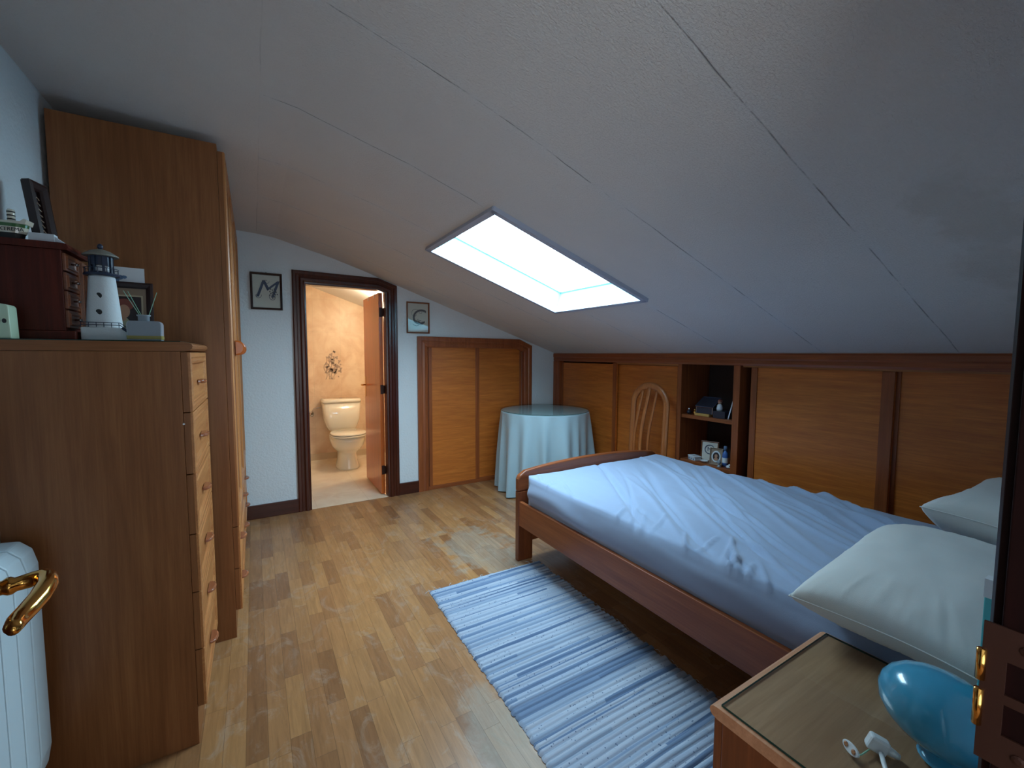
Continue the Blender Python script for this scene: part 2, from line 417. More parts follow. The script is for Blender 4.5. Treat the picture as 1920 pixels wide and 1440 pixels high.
        if sub:
            b = o.modifiers.new('sub', 'SUBSURF'); b.levels = sub; b.render_levels = sub
        return o
def wloc(o):
    v = Vector((0, 0, 0))
    while o is not None: v = v+o.location; o = o.parent
    return v
def thing(name, label, cat, loc=(0, 0, 0), group=None):
    o = bpy.data.objects.new(name, None); C.objects.link(o); o.location = loc
    o.empty_display_size = .05
    o['label'] = label; o['category'] = cat
    if group: o['group'] = group
    return o
def tag(o, label, cat, group=None):
    o['label'] = label; o['category'] = cat
    if group: o['group'] = group
    return o
def struct(o): o['kind'] = 'structure'; return o
def text(name, body, size, Mx, mat, parent, shear=0, ext=.0004):
    cu = bpy.data.curves.new(name, 'FONT'); cu.body = body; cu.size = size; cu.shear = shear
    cu.extrude = ext; cu.align_x = 'CENTER'; cu.align_y = 'CENTER'; cu.materials.append(M[mat])
    tmp = bpy.data.objects.new(name+'_tmp', cu); C.objects.link(tmp)
    dg = bpy.context.evaluated_depsgraph_get()
    me = bpy.data.meshes.new_from_object(tmp.evaluated_get(dg))
    C.objects.unlink(tmp); bpy.data.objects.remove(tmp)
    o = bpy.data.objects.new(name, me); C.objects.link(o)
    o.parent = parent
    o.matrix_local = Matrix.Translation(-wloc(parent)) @ Mx
    return o

# ------------------------------------------------------------------ camera
f = 805.8; yaw, pit, rol = R(30.94), R(3.97), R(.21); H = 1.40
fw = Vector((math.sin(yaw)*math.cos(pit), math.cos(yaw)*math.cos(pit), -math.sin(pit)))
rt = Vector((math.cos(yaw), -math.sin(yaw), 0)); up = rt.cross(fw)
r2 = rt*math.cos(rol)+up*math.sin(rol); u2 = -rt*math.sin(rol)+up*math.cos(rol)
cd = bpy.data.cameras.new('camera'); cam = bpy.data.objects.new('camera', cd); C.objects.link(cam)
cd.sensor_width = 36; cd.sensor_fit = 'HORIZONTAL'; cd.lens = f/1920*36; cd.clip_start = .02
mat = Matrix((r2, u2, -fw)).transposed().to_4x4(); mat.translation = Vector((0, 0, H)); cam.matrix_world = mat
sc.camera = cam

# ------------------------------------------------------------------ room shell
WB = 4.165      # room face of the back wall
KX = 3.095      # face of the knee wall
LX = -.69       # left wall face
FY = .115        # room face of the entrance wall
PROF = [(-.9, 2.425), (LX, 2.42), (.05, 2.378), (.18, 2.362), (.36, 2.315), (.62, 2.248), (.93, 2.150), (1.02, 2.1155), (2.11, 1.7465), (3.095, 1.413), (3.115, 1.408), (3.55, 1.408)]
SK = dict(x0=1.02, x1=2.11, y0=1.88, y1=2.83)
m = MB(); m.box(LX-.15, 3.6, -.0, WB+.02, -.06, 0); struct(m.build('floor', 'floor'))
m = MB()
ys = [FY-.0, SK['y0'], SK['y1'], WB+.02]
for (x0, z0), (x1, z1) in zip(PROF, PROF[1:]):
    for j, (a, b) in enumerate(zip(ys, ys[1:])):
        if j == 1 and x0 >= SK['x0']-.001 and x1 <= SK['x1']+.001: continue
        m.prism([(x0, z0), (x1, z1), (x1, z1+.05), (x0, z0+.05)], 'y', a, b)
struct(m.build('ceiling', 'ceiling'))
m = MB(); m.box(LX-.12, LX, -.0, WB, 0, 2.6); struct(m.build('wall_left', 'wall'))
# back wall with a doorway and a cupboard recess
m = MB()
WT = 4.245
for x0, x1, z0, z1 in ((LX-.12, .385, 0, 2.6), (.385, 1.10, 2.005, 2.6), (1.10, 1.50, 0, 2.6), (1.50, 2.655, 1.47, 2.4), (2.655, 3.6, 0, 1.9)):
    m.box(x0, x1, WB, WT, z0, z1)
m.box(1.45, 2.7, WT+.02, WT+.03, 0, 1.6)
struct(m.build('wall_back', 'wall'))
m = MB(); m.box(3.52, 3.6, -.0, WB, 0, 1.5); struct(m.build('wall_right', 'wall'))
m = MB()
for x0, x1, z0, z1 in ((LX, -.1, 0, 2.5), (-.1, .75, 2.06, 2.5), (.75, 3.6, 0, 2.4)): m.box(x0, x1, 0.0, FY, z0, z1)
m.box(KX, 3.52, FY, .2, 0, 1.4)
struct(m.build('wall_entrance', 'wall'))
# plaster bead along the foot of the slope
m = MB(); m.box(KX-.012, KX+.03, .2, WB, 1.405, 1.425); struct(m.build('trim_3', 'wall', bevel=.004))

# baseboards
m = MB(); m.box(LX, .30, WB-.018, WB, 0, .118); m.box(1.195, 1.395, WB-.018, WB, 0, .118); m.box(2.753, KX, WB-.018, WB, 0, .118)
struct(m.build('baseboard_back', 'mahog_x', bevel=.004))
m = MB(); m.box(LX, LX+.018, 1.0, 1.8, 0, .11); struct(m.build('baseboard_left', 'mahog', bevel=.004))

# ------------------------------------------------------------------ bathroom
BY = 6.1
m = MB(); m.box(.2, 2.0, WB, BY+.05, -.05, .002); struct(m.build('floor_bathroom', 'bathfloor'))
m = MB(); m.box(.1, 2.1, BY, BY+.08, 0, 2.6); struct(m.build('wall_bathroom_back', 'bathwall'))
m = MB(); m.box(.12, .2, WT, BY, 0, 2.6); struct(m.build('wall_bathroom_left', 'bathwall_y'))
m = MB(); m.box(2.0, 2.08, WT, BY, 0, 2.6); struct(m.build('wall_bathroom_right', 'bathwall_y'))
m = MB(); m.prism([(.1, 2.44), (2.1, 1.76), (2.1, 1.82), (.1, 2.5)], 'y', WT, BY+.08); struct(m.build('ceiling_bathroom', 'white'))
m = MB(); m.box(.2, 2.0, BY-.012, BY, 0, .085); struct(m.build('baseboard_bathroom', 'bathskirt', bevel=.003))
# lining of the doorway
m = MB(); m.box(.385, .40, WB-.002, WT+.012, 0, 1.998); m.box(1.088, 1.10, WB-.002, WT+.012, 0, 1.998); m.box(.385, 1.10, WB-.002, WT+.012, 1.998, 2.01)
struct(m.build('trim_1', 'mahog'))
# moulded door casing
cas = [(0, 0), (0, .016), (.008, .021), (.028, .021), (.034, .015), (.052, .017), (.066, .026), (.084, .026), (.094, .014), (.106, .012), (.106, 0)]
m = MB(); m.sweep([(.297, 0), (.297, 2.112), (1.025, 2.106), (1.197, 2.046), (1.197, 0)], cas, lambda u, v, d: (u, WB-d, v))
casing = struct(m.build('trim_2', 'mahog'))

# bathroom door leaf, open into the bathroom
door = bpy.data.objects.new('door_1', None); C.objects.link(door); door.location = (1.07, 4.25, 0); struct(door)
m = MB(); m.box(1.045, 1.082, 4.252, 4.915, .012, 1.985); m.build('door_leaf', 'sapele', door, bevel=.002)
m = MB()
for z in (.25, 1.05, 1.8): m.tube([(1.083, 4.246, z-.04), (1.083, 4.246, z+.04)], .006, 8); m.box(1.05, 1.0795, 4.2495, 4.2515, z-.045, z+.045)
m.build('hinge', 'brassdull', door)
m = MB(); m.box(1.041, 1.0445, 4.852, 4.888, .93, 1.15); m.build('handle_plate', 'brass', door, bevel=.001)
m = MB(); m.tube([(1.042, 4.87, 1.06), (1.005, 4.87, 1.06), (.998, 4.86, 1.06), (.995, 4.83, 1.058), (.998, 4.765, 1.063)], [.008, .008, .009, .008, .006], 10)
m.build('door_handle', 'brass', door, smooth=True)
for y in (4.40, 4.66):
    m = MB(); m.box(1.042, 1.084, y, y+.02, 1.9855, 1.988); m.box(1.0415, 1.0435, y, y+.02, 1.95, 1.9855)
    m.build('over_door_hook', 'white', door)

# toilet ------------------------------------------------------------
toi = thing('toilet', 'cream ceramic toilet with lid down on bathroom floor', 'toilet', (.965, 5.72, 0))
def toilet():
    cx = .955
    # pedestal + bowl as one surface: stacked super-ellipses
    st = [(0, .135, 5.36, 5.78), (.02, .133, 5.362, 5.78), (.10, .112, 5.385, 5.78), (.18, .108, 5.40, 5.79), (.215, .125, 5.38, 5.80), (.245, .158, 5.33, 5.81), (.29, .184, 5.28, 5.82), (.35, .198, 5.255, 5.85), (.405, .200, 5.25, 5.86)]
    m = MB()
    def sec(w, y0, y1, z, n=28):
        cy = (y0+y1)/2; ry = (y1-y0)/2
        return [(cx+w*math.copysign(abs(math.cos(a))**.85, math.cos(a)), cy+ry*math.copysign(abs(math.sin(a))**.9, math.sin(a)), z) for a in [2*math.pi*k/n for k in range(n)]]
    rings = [[m.bm.verts.new(p) for p in sec(w, a, b, z)] for z, w, a, b in st]
    for A, B in zip(rings, rings[1:]):
        for k in range(28): m.bm.faces.new((A[k], A[(k+1) % 28], B[(k+1) % 28], B[k]))
    m.bm.faces.new(rings[0]); m.bm.faces.new(rings[-1])
    m.build('bowl', 'ceramic', toi, smooth=True)
    for nm, z0, z1, gr in (('seat', .408, .428, .004), ('lid', .431, .452, 0)):
        m = MB()
        rs = []
        for z, e in ((z0, -.008), (z0+.004, gr), (z1-.005, gr), (z1, -.012)):
            rs.append([m.bm.verts.new(p) for p in sec(.206+e, 5.24-e, 5.70+e, z)])
        for A, B in zip(rs, rs[1:]):
            for k in range(28): m.bm.faces.new((A[k], A[(k+1) % 28], B[(k+1) % 28], B[k]))
        m.bm.faces.new(rs[0]); m.bm.faces.new(rs[-1])
        m.build(nm, 'ceramic', toi, smooth=True)
    # cistern tapering downwards
    def csec(w, y0, y1, z, n=32, e=.35):
        cy = (y0+y1)/2; ry = (y1-y0)/2
        return [(cx+.0+w*math.copysign(abs(math.cos(a))**e, math.cos(a)), cy+ry*math.copysign(abs(math.sin(a))**e, math.sin(a)), z) for a in [2*math.pi*k/n for k in range(n)]]
    m = MB(); rs = []
    for z, w, a, b in ((.40, .14, 5.84, 6.06), (.42, .165, 5.83, 6.07), (.47, .19, 5.82, 6.08), (.55, .215, 5.81, 6.085), (.77, .232, 5.80, 6.09)):
        rs.append([m.bm.verts.new(p) for p in csec(w, a, b, z)])
    for A, B in zip(rs, rs[1:]):
        for k in range(32): m.bm.faces.new((A[k], A[(k+1) % 32], B[(k+1) % 32], B[k]))
    m.bm.faces.new(rs[0]); m.bm.faces.new(rs[-1]); m.build('cistern', 'ceramic', toi, smooth=True)
    m = MB(); rs = []
    for z, w, a, b in ((.772, .238, 5.793, 6.093), (.80, .240, 5.79, 6.093), (.815, .225, 5.80, 6.085)):
        rs.append([m.bm.verts.new(p) for p in csec(w, a, b, z)])
    for A, B in zip(rs, rs[1:]):
        for k in range(32): m.bm.faces.new((A[k], A[(k+1) % 32], B[(k+1) % 32], B[k]))
    m.bm.faces.new(rs[0]); m.bm.faces.new(rs[-1]); m.build('cistern_lid', 'ceramic', toi, smooth=True)
    m = MB(); m.lathe([(.018, .812), (.018, .822), (.012, .826)], (cx, 5.93, 0), 16); m.build('flush_button', 'chrome', toi)
toilet()
m = MB(); m.tube([(.615, BY-.002, .62), (.615, BY-.05, .62)], .016, 12); m.lathe([(.03, 0), (.03, .006), (.014, .01)], seg=16, Mx=Matrix.Translation((.615, BY-.0, .62)) @ Matrix.Rotation(R(90), 4, 'X'))
m.tube([(.615, BY-.05, .62), (.615, BY-.07, .655), (.64, BY-.075, .69), (.69, BY-.08, .70), (.722, BY-.08, .70)], .006, 8)
m.ell((.615, BY-.062, .60), (.02, .016, .014), 12, 8)
tag(m.build('water_valve', 'chrome', None, smooth=True, origin=(.615, BY, .62)), 'chrome water inlet valve with curved pipe beside the toilet cistern', 'valve')
# decorative motif printed on the tiles
m = MB(); rnd = random.Random(3)
for k in range(46):
    a = rnd.uniform(0, 6.28); rr = rnd.uniform(.02, .125); cx_ = .865+rr*math.cos(a)*.85+.03; cz_ = 1.24+rr*1.5*math.sin(a)
    s_ = rnd.uniform(.008, .022)
    pts = [(cx_+s_*math.cos(t)*(1+.4*math.sin(3*t+k)), BY-.0015, cz_+s_*math.sin(t)*(1+.4*math.sin(3*t+k))) for t in [2*math.pi*q/10 for q in range(10)]]
    m.quad(*pts)
for k in range(5):
    m.tube([(.80+.03*k+.02*math.sin(q*.9+k), BY-.001, 1.06+.03*q) for q in range(11)], .0035, 5)
struct(m.build('trim_4', 'print'))

# ------------------------------------------------------------------ back wall cupboard
def cab(name, label, loc, cat='cupboard', group=None): return thing(name, label, cat, loc, group)
cb = cab('wall_cupboard', 'two-door sliding wood cupboard with clipped top corner on the bathroom wall', (2.07, WB, 0))
fp = [(0, 0), (0, .018), (.01, .022), (.04, .022), (.05, .016), (.072, .022), (.09, .018), (.106, .012), (.106, -.03), (0, -.0)]
m = MB(); m.sweep([(1.393, 0), (1.393, 1.574), (2.583, 1.568), (2.754, 1.497), (2.754, 0)], fp, lambda u, v, d: (u, WB-d, v)); m.build('frame', 'frame_z', cb)
m = MB(); m.box(1.50, 2.65, WB-.01, WB+.07, 0, .035); m.build('bottom_track', 'frame_x', cb, bevel=.003)
def sdoor(par, x0, x1, z0, z1, yf, stl=.03, str_=.03, th=.02, axis='x'):
    if axis == 'x':
        m = MB(); m.box(x0, x1, yf, yf+th, z0, z1); o = m.build('sliding_door', 'panel_x', par)
        m = MB(); m.box(x0, x0+stl, yf-.007, yf, z0, z1); m.build('stile', 'frame_z', o, bevel=.002)
        m = MB(); m.box(x1-str_, x1, yf-.007, yf, z0, z1); m.build('stile', 'frame_z', o, bevel=.002)
    else:   # y axis, face at x = yf looking to -x
        m = MB(); m.box(yf, yf+th, x0, x1, z0, z1); o = m.build('sliding_door', 'panel_y', par)
        m = MB(); m.box(yf-.007, yf, x0, x0+stl, z0, z1); m.build('stile', 'frame_z', o, bevel=.002)
        m = MB(); m.box(yf-.007, yf, x1-str_, x1, z0, z1); m.build('stile', 'frame_z', o, bevel=.002)
    return o
sdoor(cb, 1.513, 2.085, .036, 1.468, WB+.008, .035, .045)
sdoor(cb, 2.05, 2.648, .036, 1.468, WB+.042, .02, .03)

# ------------------------------------------------------------------ knee wall built-ins
ZT = 1.322
m = MB()
fn = lambda u, v, d: (KX-d, u, v)
m.sweep([(.2, 1.412), (WB, 1.412)], [(0, 0), (0, .020), (.012, .024), (.04, .024), (.05, .018), (.075, .02), (.09, .014), (.09, -.03), (0, -.03)], fn)
struct(m.build('trim_5', 'frame_y'))
kl = cab('knee_cupboard', 'two-door sliding cupboard in low wall behind round table and chair', (KX, 3.25, 0))
m = MB(); m.box(KX-.022, KX+.04, 4.045, WB, 0, ZT); m.box(KX-.028, KX-.02, 4.105, 4.13, 0, ZT); m.build('frame', 'frame_z', kl, bevel=.003)
m = MB(); m.box(KX, KX+.09, 2.40, 4.045, 0, .03); m.build('bottom_track', 'frame_y', kl)
m = MB(); m.box(KX+.018, KX+.09, 2.40, 4.045, 1.305, ZT+.02); m.build('top_track', 'honey_y', kl)
sdoor(kl, 3.155, 4.04, .031, 1.32, KX+.018, .045, .025, axis='y')
sdoor(kl, 2.40, 3.22, .031, 1.300, KX+.055, .055, .035, axis='y')
sh = cab('shelf_unit', 'open wooden shelf recess between the sliding doors of the low wall', (KX, 2.13, 0), 'shelves')
m = MB(); m.box(KX-.018, KX+.36, 2.362, 2.398, 0, ZT); m.build('side_panel', 'frame_z', sh, bevel=.002)
m = MB(); m.box(KX-.018, KX+.36, 1.855, 1.906, 0, ZT); m.build('side_panel', 'frame_z', sh, bevel=.002)
m = MB(); m.box(KX+.36, KX+.38, 1.855, 2.398, 0, ZT); m.build('back_panel', 'dark', sh)
m = MB(); m.box(KX+.0, KX+.36, 1.906, 2.362, ZT, ZT+.02); m.build('top_panel', 'dark', sh)
for z0, z1 in ((.873, .903), (.492, .522), (.10, .13)):
    m = MB(); m.box(KX-.005, KX+.36, 1.907, 2.361, z0, z1); m.build('shelf', 'bed_y', sh, bevel=.002)
kr = cab('knee_cupboard', 'wide two-door sliding cupboard in low wall beside the bed', (KX, 1.0, 0))
m = MB(); m.box(KX, KX+.09, .2, 1.855, 0, .03); m.build('bottom_track', 'frame_y', kr)
m = MB(); m.box(KX+.018, KX+.09, .2, 1.855, 1.31, ZT+.02); m.build('top_track', 'honey_y', kr)
sdoor(kr, .975, 1.802, .031, 1.308, KX+.04, .06, .045, axis='y')
sdoor(kr, .205, .985, .031, 1.318, KX+.066, .04, .03, axis='y')
m = MB(); m.box(KX+.12, KX+.13, .2, 1.85, 0, ZT); m.build('back_panel', 'dark', kr)
m = MB(); m.box(KX+.12, KX+.13, 2.4, 4.1, 0, ZT); m.build('back_panel', 'dark', kl)

# ------------------------------------------------------------------ skylight
al = math.atan((2.1155-1.7465)/(2.11-1.02))
mid = Vector(((SK['x0']+SK['x1'])/2, (SK['y0']+SK['y1'])/2, (2.1155+1.7465)/2))
SKM = Matrix.Translation(mid) @ Matrix.Rotation(al, 4, 'Y')
hu = (SK['x1']-SK['x0'])/2/math.cos(al); hv = (SK['y1']-SK['y0'])/2
win = bpy.data.objects.new('window_1', None); C.objects.link(win); win.location = mid; struct(win)
m = MB()
t = .016; d0, d1 = -.035, .18
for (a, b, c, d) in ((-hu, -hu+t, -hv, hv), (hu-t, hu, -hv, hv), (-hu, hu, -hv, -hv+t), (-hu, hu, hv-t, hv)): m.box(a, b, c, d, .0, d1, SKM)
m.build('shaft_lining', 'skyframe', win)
m = MB()
fwd = .03
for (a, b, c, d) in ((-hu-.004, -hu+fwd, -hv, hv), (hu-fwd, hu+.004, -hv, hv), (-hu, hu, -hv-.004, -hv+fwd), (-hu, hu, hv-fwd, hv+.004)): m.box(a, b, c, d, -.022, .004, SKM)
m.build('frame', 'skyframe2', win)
m = MB()
for (a, b, c, d) in ((-hu, -hu+.03, -hv, hv), (hu-.03, hu, -hv, hv), (-hu, hu, -hv, -hv+.03), (-hu, hu, hv-.03, hv)): m.box(a, b, c, d, .15, .18, SKM)
m.build('sash', 'white', win)
m = MB(); m.box(-hu+.025, hu-.025, -hv+.025, hv-.025, .162, .166, SKM); m.build('pane', 'skyglass', win)

# hall behind the camera
m = MB(); m.box(-1.3, 1.7, -1.6, 0, -.06, 0); struct(m.build('floor_hall', 'floor'))
m = MB(); m.box(-1.3, 1.7, -1.6, 0, 2.4, 2.45); struct(m.build('ceiling_hall', 'white'))
m = MB(); m.box(-1.3, 1.7, -1.68, -1.6, 0, 2.4); struct(m.build('wall_hall_back', 'hallwall'))
m = MB(); m.box(-1.38, -1.3, -1.6, 0, 0, 2.4); struct(m.build('wall_hall_left', 'hallwall'))
m = MB(); m.box(1.7, 1.78, -1.6, 0, 0, 2.4); struct(m.build('wall_hall_right', 'hallwall'))
m = MB(); m.box(-1.3, -.1, -.02, 0, 0, 2.4); m.box(.77, 1.7, -.02, 0, 0, 2.4); m.box(-.1, .77, -.02, 0, 2.06, 2.4); struct(m.build('wall_hall_front', 'hallwall'))
exec_after = True

# ------------------------------------------------------------------ entrance door, jamb
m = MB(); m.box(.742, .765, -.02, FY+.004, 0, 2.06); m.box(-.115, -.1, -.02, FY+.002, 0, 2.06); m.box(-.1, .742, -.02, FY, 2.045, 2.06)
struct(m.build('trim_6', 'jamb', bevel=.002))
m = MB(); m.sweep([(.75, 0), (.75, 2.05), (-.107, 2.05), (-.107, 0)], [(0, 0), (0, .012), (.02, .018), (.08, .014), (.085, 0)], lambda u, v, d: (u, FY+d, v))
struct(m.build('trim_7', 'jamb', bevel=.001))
tag_plate = thing('strike_plate', 'worn brass strike plate screwed to the dark right door jamb', 'strike plate', (.741, .10, 1.0))
m = MB(); m.box(.7385, .7415, .062, .132, .915, .955); m.box(.7385, .7415, .062, .082, .955, 1.045); m.box(.7385, .7415, .112, .132, .955, 1.045); m.box(.7385, .7415, .062, .132, 1.045, 1.085)
m.box(.7385, .7415, .082, .112, .993, 1.005); m.build('plate', 'brassdull', tag_plate)
m = MB(); m.tube([(.738, .132, .955), (.738, .132, 1.0)], .0045, 8); m.tube([(.738, .132, 1.012), (.738, .132, 1.05)], .0045, 8); m.build('lip', 'brass', tag_plate, smooth=True)
m = MB()
for z in (.935, 1.065):
    m = MB(); m.lathe([(.006, 0), (.006, .001), (.003, .002)], seg=10, Mx=Matrix.Translation((.7385, .097, z)) @ Matrix.Rotation(R(-90), 4, 'Y')); m.build('screw', 'brassdull', tag_plate)

th = R(17.6)
DL = Matrix.Translation((-.1, FY+.01, 0)) @ Matrix.Rotation(th, 4, 'Z')       # local y runs along the leaf, +x into the room
ed = bpy.data.objects.new('door_2', None); C.objects.link(ed); ed.location = (-.1, FY+.01, 0); struct(ed)
m = MB(); m.box(-.037, 0, 0.02, .80, .01, 2.03, DL); m.build('door_leaf', 'mahog', ed, bevel=.002)
m = MB()
for (a, b) in ((.25, .95), (1.15, 1.85)): m.sweep([(.13, a), (.13, b), (.67, b), (.67, a)], [(0, 0), (.008, .008), (.02, .008), (.03, 0)], lambda u, v, d: DL @ Vector((d, u, v)), closed=True)
m.build('moulding', 'mahog', ed)
hz = 1.083
m = MB(); m.box(0, .004, .71, .75, hz-.11, hz+.11, DL); m.build('handle_plate', 'brass', ed, bevel=.002)
def P(x, y, z): return DL @ Vector((x, y, z))
m = MB()
m.tube([P(0, .735, hz), P(.012, .735, hz), P(.018, .735, hz), P(.022, .735, hz), P(.026, .735, hz), P(.030, .735, hz), P(.034, .735, hz), P(.050, .735, hz+.001), P(.060, .730, hz+.002), P(.064, .720, hz+.002), P(.062, .70, hz), P(.054, .675, hz-.004), P(.044, .655, hz-.008), P(.036, .635, hz-.009), P(.033, .615, hz-.007), P(.033, .600, hz-.005)],
       [.014, .011, .0095, .0095, .012, .012, .0095, .0105, .0115, .0115, .0115, .0115, .011, .0105, .009, .006], 14)
m.build('door_handle', 'brass', ed, smooth=True)

# ------------------------------------------------------------------ radiator
rad = thing('radiator', 'white aluminium wall radiator left of the tall chest', 'radiator', (LX+.05, 1.5, 0))
RT = .858
for k in range(7):
    y1 = 1.775-k*.080; y0 = y1-.077
    m = MB()
    prof = [(-.66, .16), (-.64, .13), (-.60, .13), (-.575, .16), (-.565, .22), (-.565, RT-.075), (-.575, RT-.03), (-.60, RT-.004), (-.64, RT), (-.66, RT-.02)]
    m.prism([(x, z) for x, z in prof], 'y', y0, y1)
    o = m.build('section', 'radiator', rad, bevel=.006)
for z in (.20, RT-.07):
    m = MB(); m.tube([(-.63, 1.15, z), (-.63, 1.782, z)], .022, 12); m.build('header_pipe', 'radiator', rad, smooth=True)
for y in (1.3, 1.7):
    m = MB(); m.tube([(-.69, y, RT-.1), (-.655, y, RT-.1)], .008, 8); m.build('wall_bracket', 'radiator', rad)

# ------------------------------------------------------------------ chest of drawers
CX0, CXF, CY0, CY1, CT = -.655, -.186, 1.82, 2.365, 1.437
ch = thing('chest_of_drawers', 'tall narrow six-drawer wooden chest with half-moon pulls', 'chest of drawers', (-.42, 2.09, 0))
m = MB(); m.box(CX0, -.213, CY0, CY1, 0, 1.405); m.build('body', 'oak_z', ch, bevel=.001)
m = MB()
lip = [(CX0, 1.406), (-.20, 1.406), (-.187, 1.409), (-.180, 1.416), (-.178, 1.423), (-.181, 1.430), (-.19, 1.435), (-.205, 1.437), (CX0, 1.437)]
m.prism(lip, 'y', CY0-.002, CY1+.002); m.build('top', 'oak_x', ch)
m = MB(); m.box(CX0+.01, -.212, CY0+.006, CY1-.006, 1.4372, 1.4402); m.build('glass_top', 'glassedge', ch)
zs = [1.402, 1.195, .98, .767, .558, .347, .135]
def pull(par, base, y, z, r, ax='h', name='pull', mat='knobwood', dep=.026):
    """half-moon wooden pull on a face at x=base; flat disc lying horizontally or vertically"""
    m = MB()
    for a, rr in ((-.006, .86), (-.004, 1), (.004, 1), (.006, .86)):
        pass
    n = 14; L = []
    for a, s_ in ((-.0075, .8), (-.004, 1.0), (.004, 1.0), (.0075, .8)):
        ring = []
        for k in range(n+1):
            t = math.pi*k/n
            u = dep*s_*math.sin(t)**.8 if 0 < k < n else 0; v = r*s_*math.cos(t)
            p = (base+u, y+v, z+a) if ax == 'h' else (base+u, y+a, z+v)
            ring.append(m.bm.verts.new(p))
        L.append(ring)
    for A, B in zip(L, L[1:]):
        for k in range(n): m.bm.faces.new((A[k], A[k+1], B[k+1], B[k]))
        m.bm.faces.new((A[n], A[0], B[0], B[n]))
    m.bm.faces.new(L[0]); m.bm.faces.new(L[-1])
    return m.build(name, mat, par, smooth=False, bevel=.001)
def dfront(par, x0, xf, y0, y1, z0, z1, name='drawer', body='oak_z', inset=.035, deep=.012):
    m = MB(); m.box(x0, xf-.008, y0, y1, z0, z1)
    o = m.build(name, body, par, bevel=.001)
    m = MB(); m.sweep([(y0+.0005, z0+.0005), (y0+.0005, z1-.0005), (y1-.0005, z1-.0005), (y1-.0005, z0+.0005)], [(0, 0), (0, .007), (.003, .009), (.016, .009), (.02, .006), (.026, .006), (.031, .009), (.037, .008), (.043, .001), (.043, 0)], lambda u, v, d: (xf-.008+d, u, v), closed=True)
    m.box(xf-.008, xf-.006, y0+.044, y1-.044, z0+.044, z1-.044)
    m.build('moulding', 'honey_y', o)
    return o
for k in range(6):
    d = dfront(ch, -.2125, CXF, CY0+.002, CY1-.002, zs[k+1]+.003, zs[k])
    pull(d, CXF-.003, 2.09, (zs[k]+zs[k+1])/2-.008, .045, 'h')
m = MB(); m.lathe([(.003, 0), (.0035, .001), (.003, .003)], seg=10, Mx=Matrix.Translation((-.2125, CY0-.0005, 1.158)) @ Matrix.Rotation(R(90), 4, 'X')); m.build('keyhole_bush', 'plugwhite', ch)

# ------------------------------------------------------------------ wardrobe
WX0, WXF, WY0, WY1, WTZ = -.672, -.088, 2.437, 4.13, 2.352
wd = thing('wardrobe', 'tall wooden wardrobe reaching the ceiling, drawers along its foot', 'wardrobe', (-.39, 3.28, 0))
m = MB(); m.box(WX0, -.1165, WY0, WY0+.022, 0, WTZ); m.build('side_panel', 'oak_z', wd, bevel=.001)
m = MB(); m.box(WX0, -.1165, WY1-.022, WY1, 0, WTZ); m.box(WX0, -.1165, WY0+.022, WY1-.022, WTZ-.022, WTZ); m.box(WX0, WX0+.01, WY0+.022, WY1-.022, 0, WTZ-.022); m.box(WX0+.02, -.1175, WY0+.022, WY1-.022, .0, .13); m.build('body', 'oak_z', wd)
def wdoor(y0, y1, knob):
    m = MB(); m.box(-.1155, WXF-.008, y0, y1, .557, WTZ-.03); o = m.build('door', 'oak_z', wd, bevel=.001)
    m = MB(); m.sweep([(y0+.0005, .5575), (y0+.0005, WTZ-.0305), (y1-.0005, WTZ-.0305), (y1-.0005, .5575)], [(0, 0), (0, .007), (.004, .010), (.014, .010), (.02, .005), (.03, .005), (.036, .011), (.052, .011), (.058, .006), (.07, .003), (.07, 0)], lambda u, v, d: (WXF-.008+d, u, v), closed=True)
    m.build('moulding', 'honey_z', o)
    pull(o, WXF, knob, 1.43, .042, 'v', mat='knobamber', dep=.045, name='door_pull')
wdoor(2.4385, 2.966, 2.90); wdoor(2.970, 3.498, 3.04); wdoor(3.502, 4.128, 3.56)
for z0, z1 in ((.1385, .3455), (.3485, .554)):
    d = dfront(wd, -.1155, WXF, 2.4385, 3.498, z0, z1)
    for y in (2.60, 3.36): pull(d, WXF-.003, y, (z0+z1)/2, .042, 'h', dep=.03)
    d = dfront(wd, -.1155, WXF, 3.502, 4.128, z0, z1)
    pull(d, WXF-.003, 3.81, (z0+z1)/2, .042, 'h', dep=.03)

# ------------------------------------------------------------------ things on the chest
ZC = 1.4403
jb = thing('jewellery_cabinet', 'dark mahogany mini jewellery cabinet with four drawers on the chest', 'jewellery box', (-.59, 2.02, ZC))
JX = -.503
m = MB(); m.box(-.68, JX-.012, 1.925, 2.125, ZC+.03, 1.725); m.build('body', 'cabinetred', jb, bevel=.001)
m = MB(); m.prism([(-.685, 1.7255), (JX+.004, 1.7255), (JX+.008, 1.732), (JX+.004, 1.744), (JX-.01, 1.746), (-.685, 1.746)], 'y', 1.918, 2.135); m.build('top', 'cabinetred', jb)
m = MB(); m.box(-.685, JX+.012, 1.918, 2.132, ZC, ZC+.029); m.build('plinth', 'cabinetred', jb, bevel=.004)
for k in range(4):
    z1 = 1.717-k*.0605; z0 = z1-.055
    m = MB(); m.box(JX-.0118, JX-.004, 1.93, 2.045, z0, z1); o = m.build('drawer', 'cabinetfront', jb, bevel=.001)
    m = MB(); m.sweep([(1.937, z0+.007), (1.937, z1-.007), (2.038, z1-.007), (2.038, z0+.007)], [(0, 0), (.002, .004), (.006, .004), (.009, 0)], lambda u, v, d: (JX-.004+d, u, v), closed=True); m.build('moulding', 'cabinetfront', o)
    m = MB(); m.tube([(JX-.004, 1.985, (z0+z1)/2), (JX+.004, 1.985, (z0+z1)/2), (JX+.010, 1.985, (z0+z1)/2), (JX+.014, 1.985, (z0+z1)/2)], [.003, .003, .006, .003], 10); m.build('knob', 'chrome', o, smooth=True)
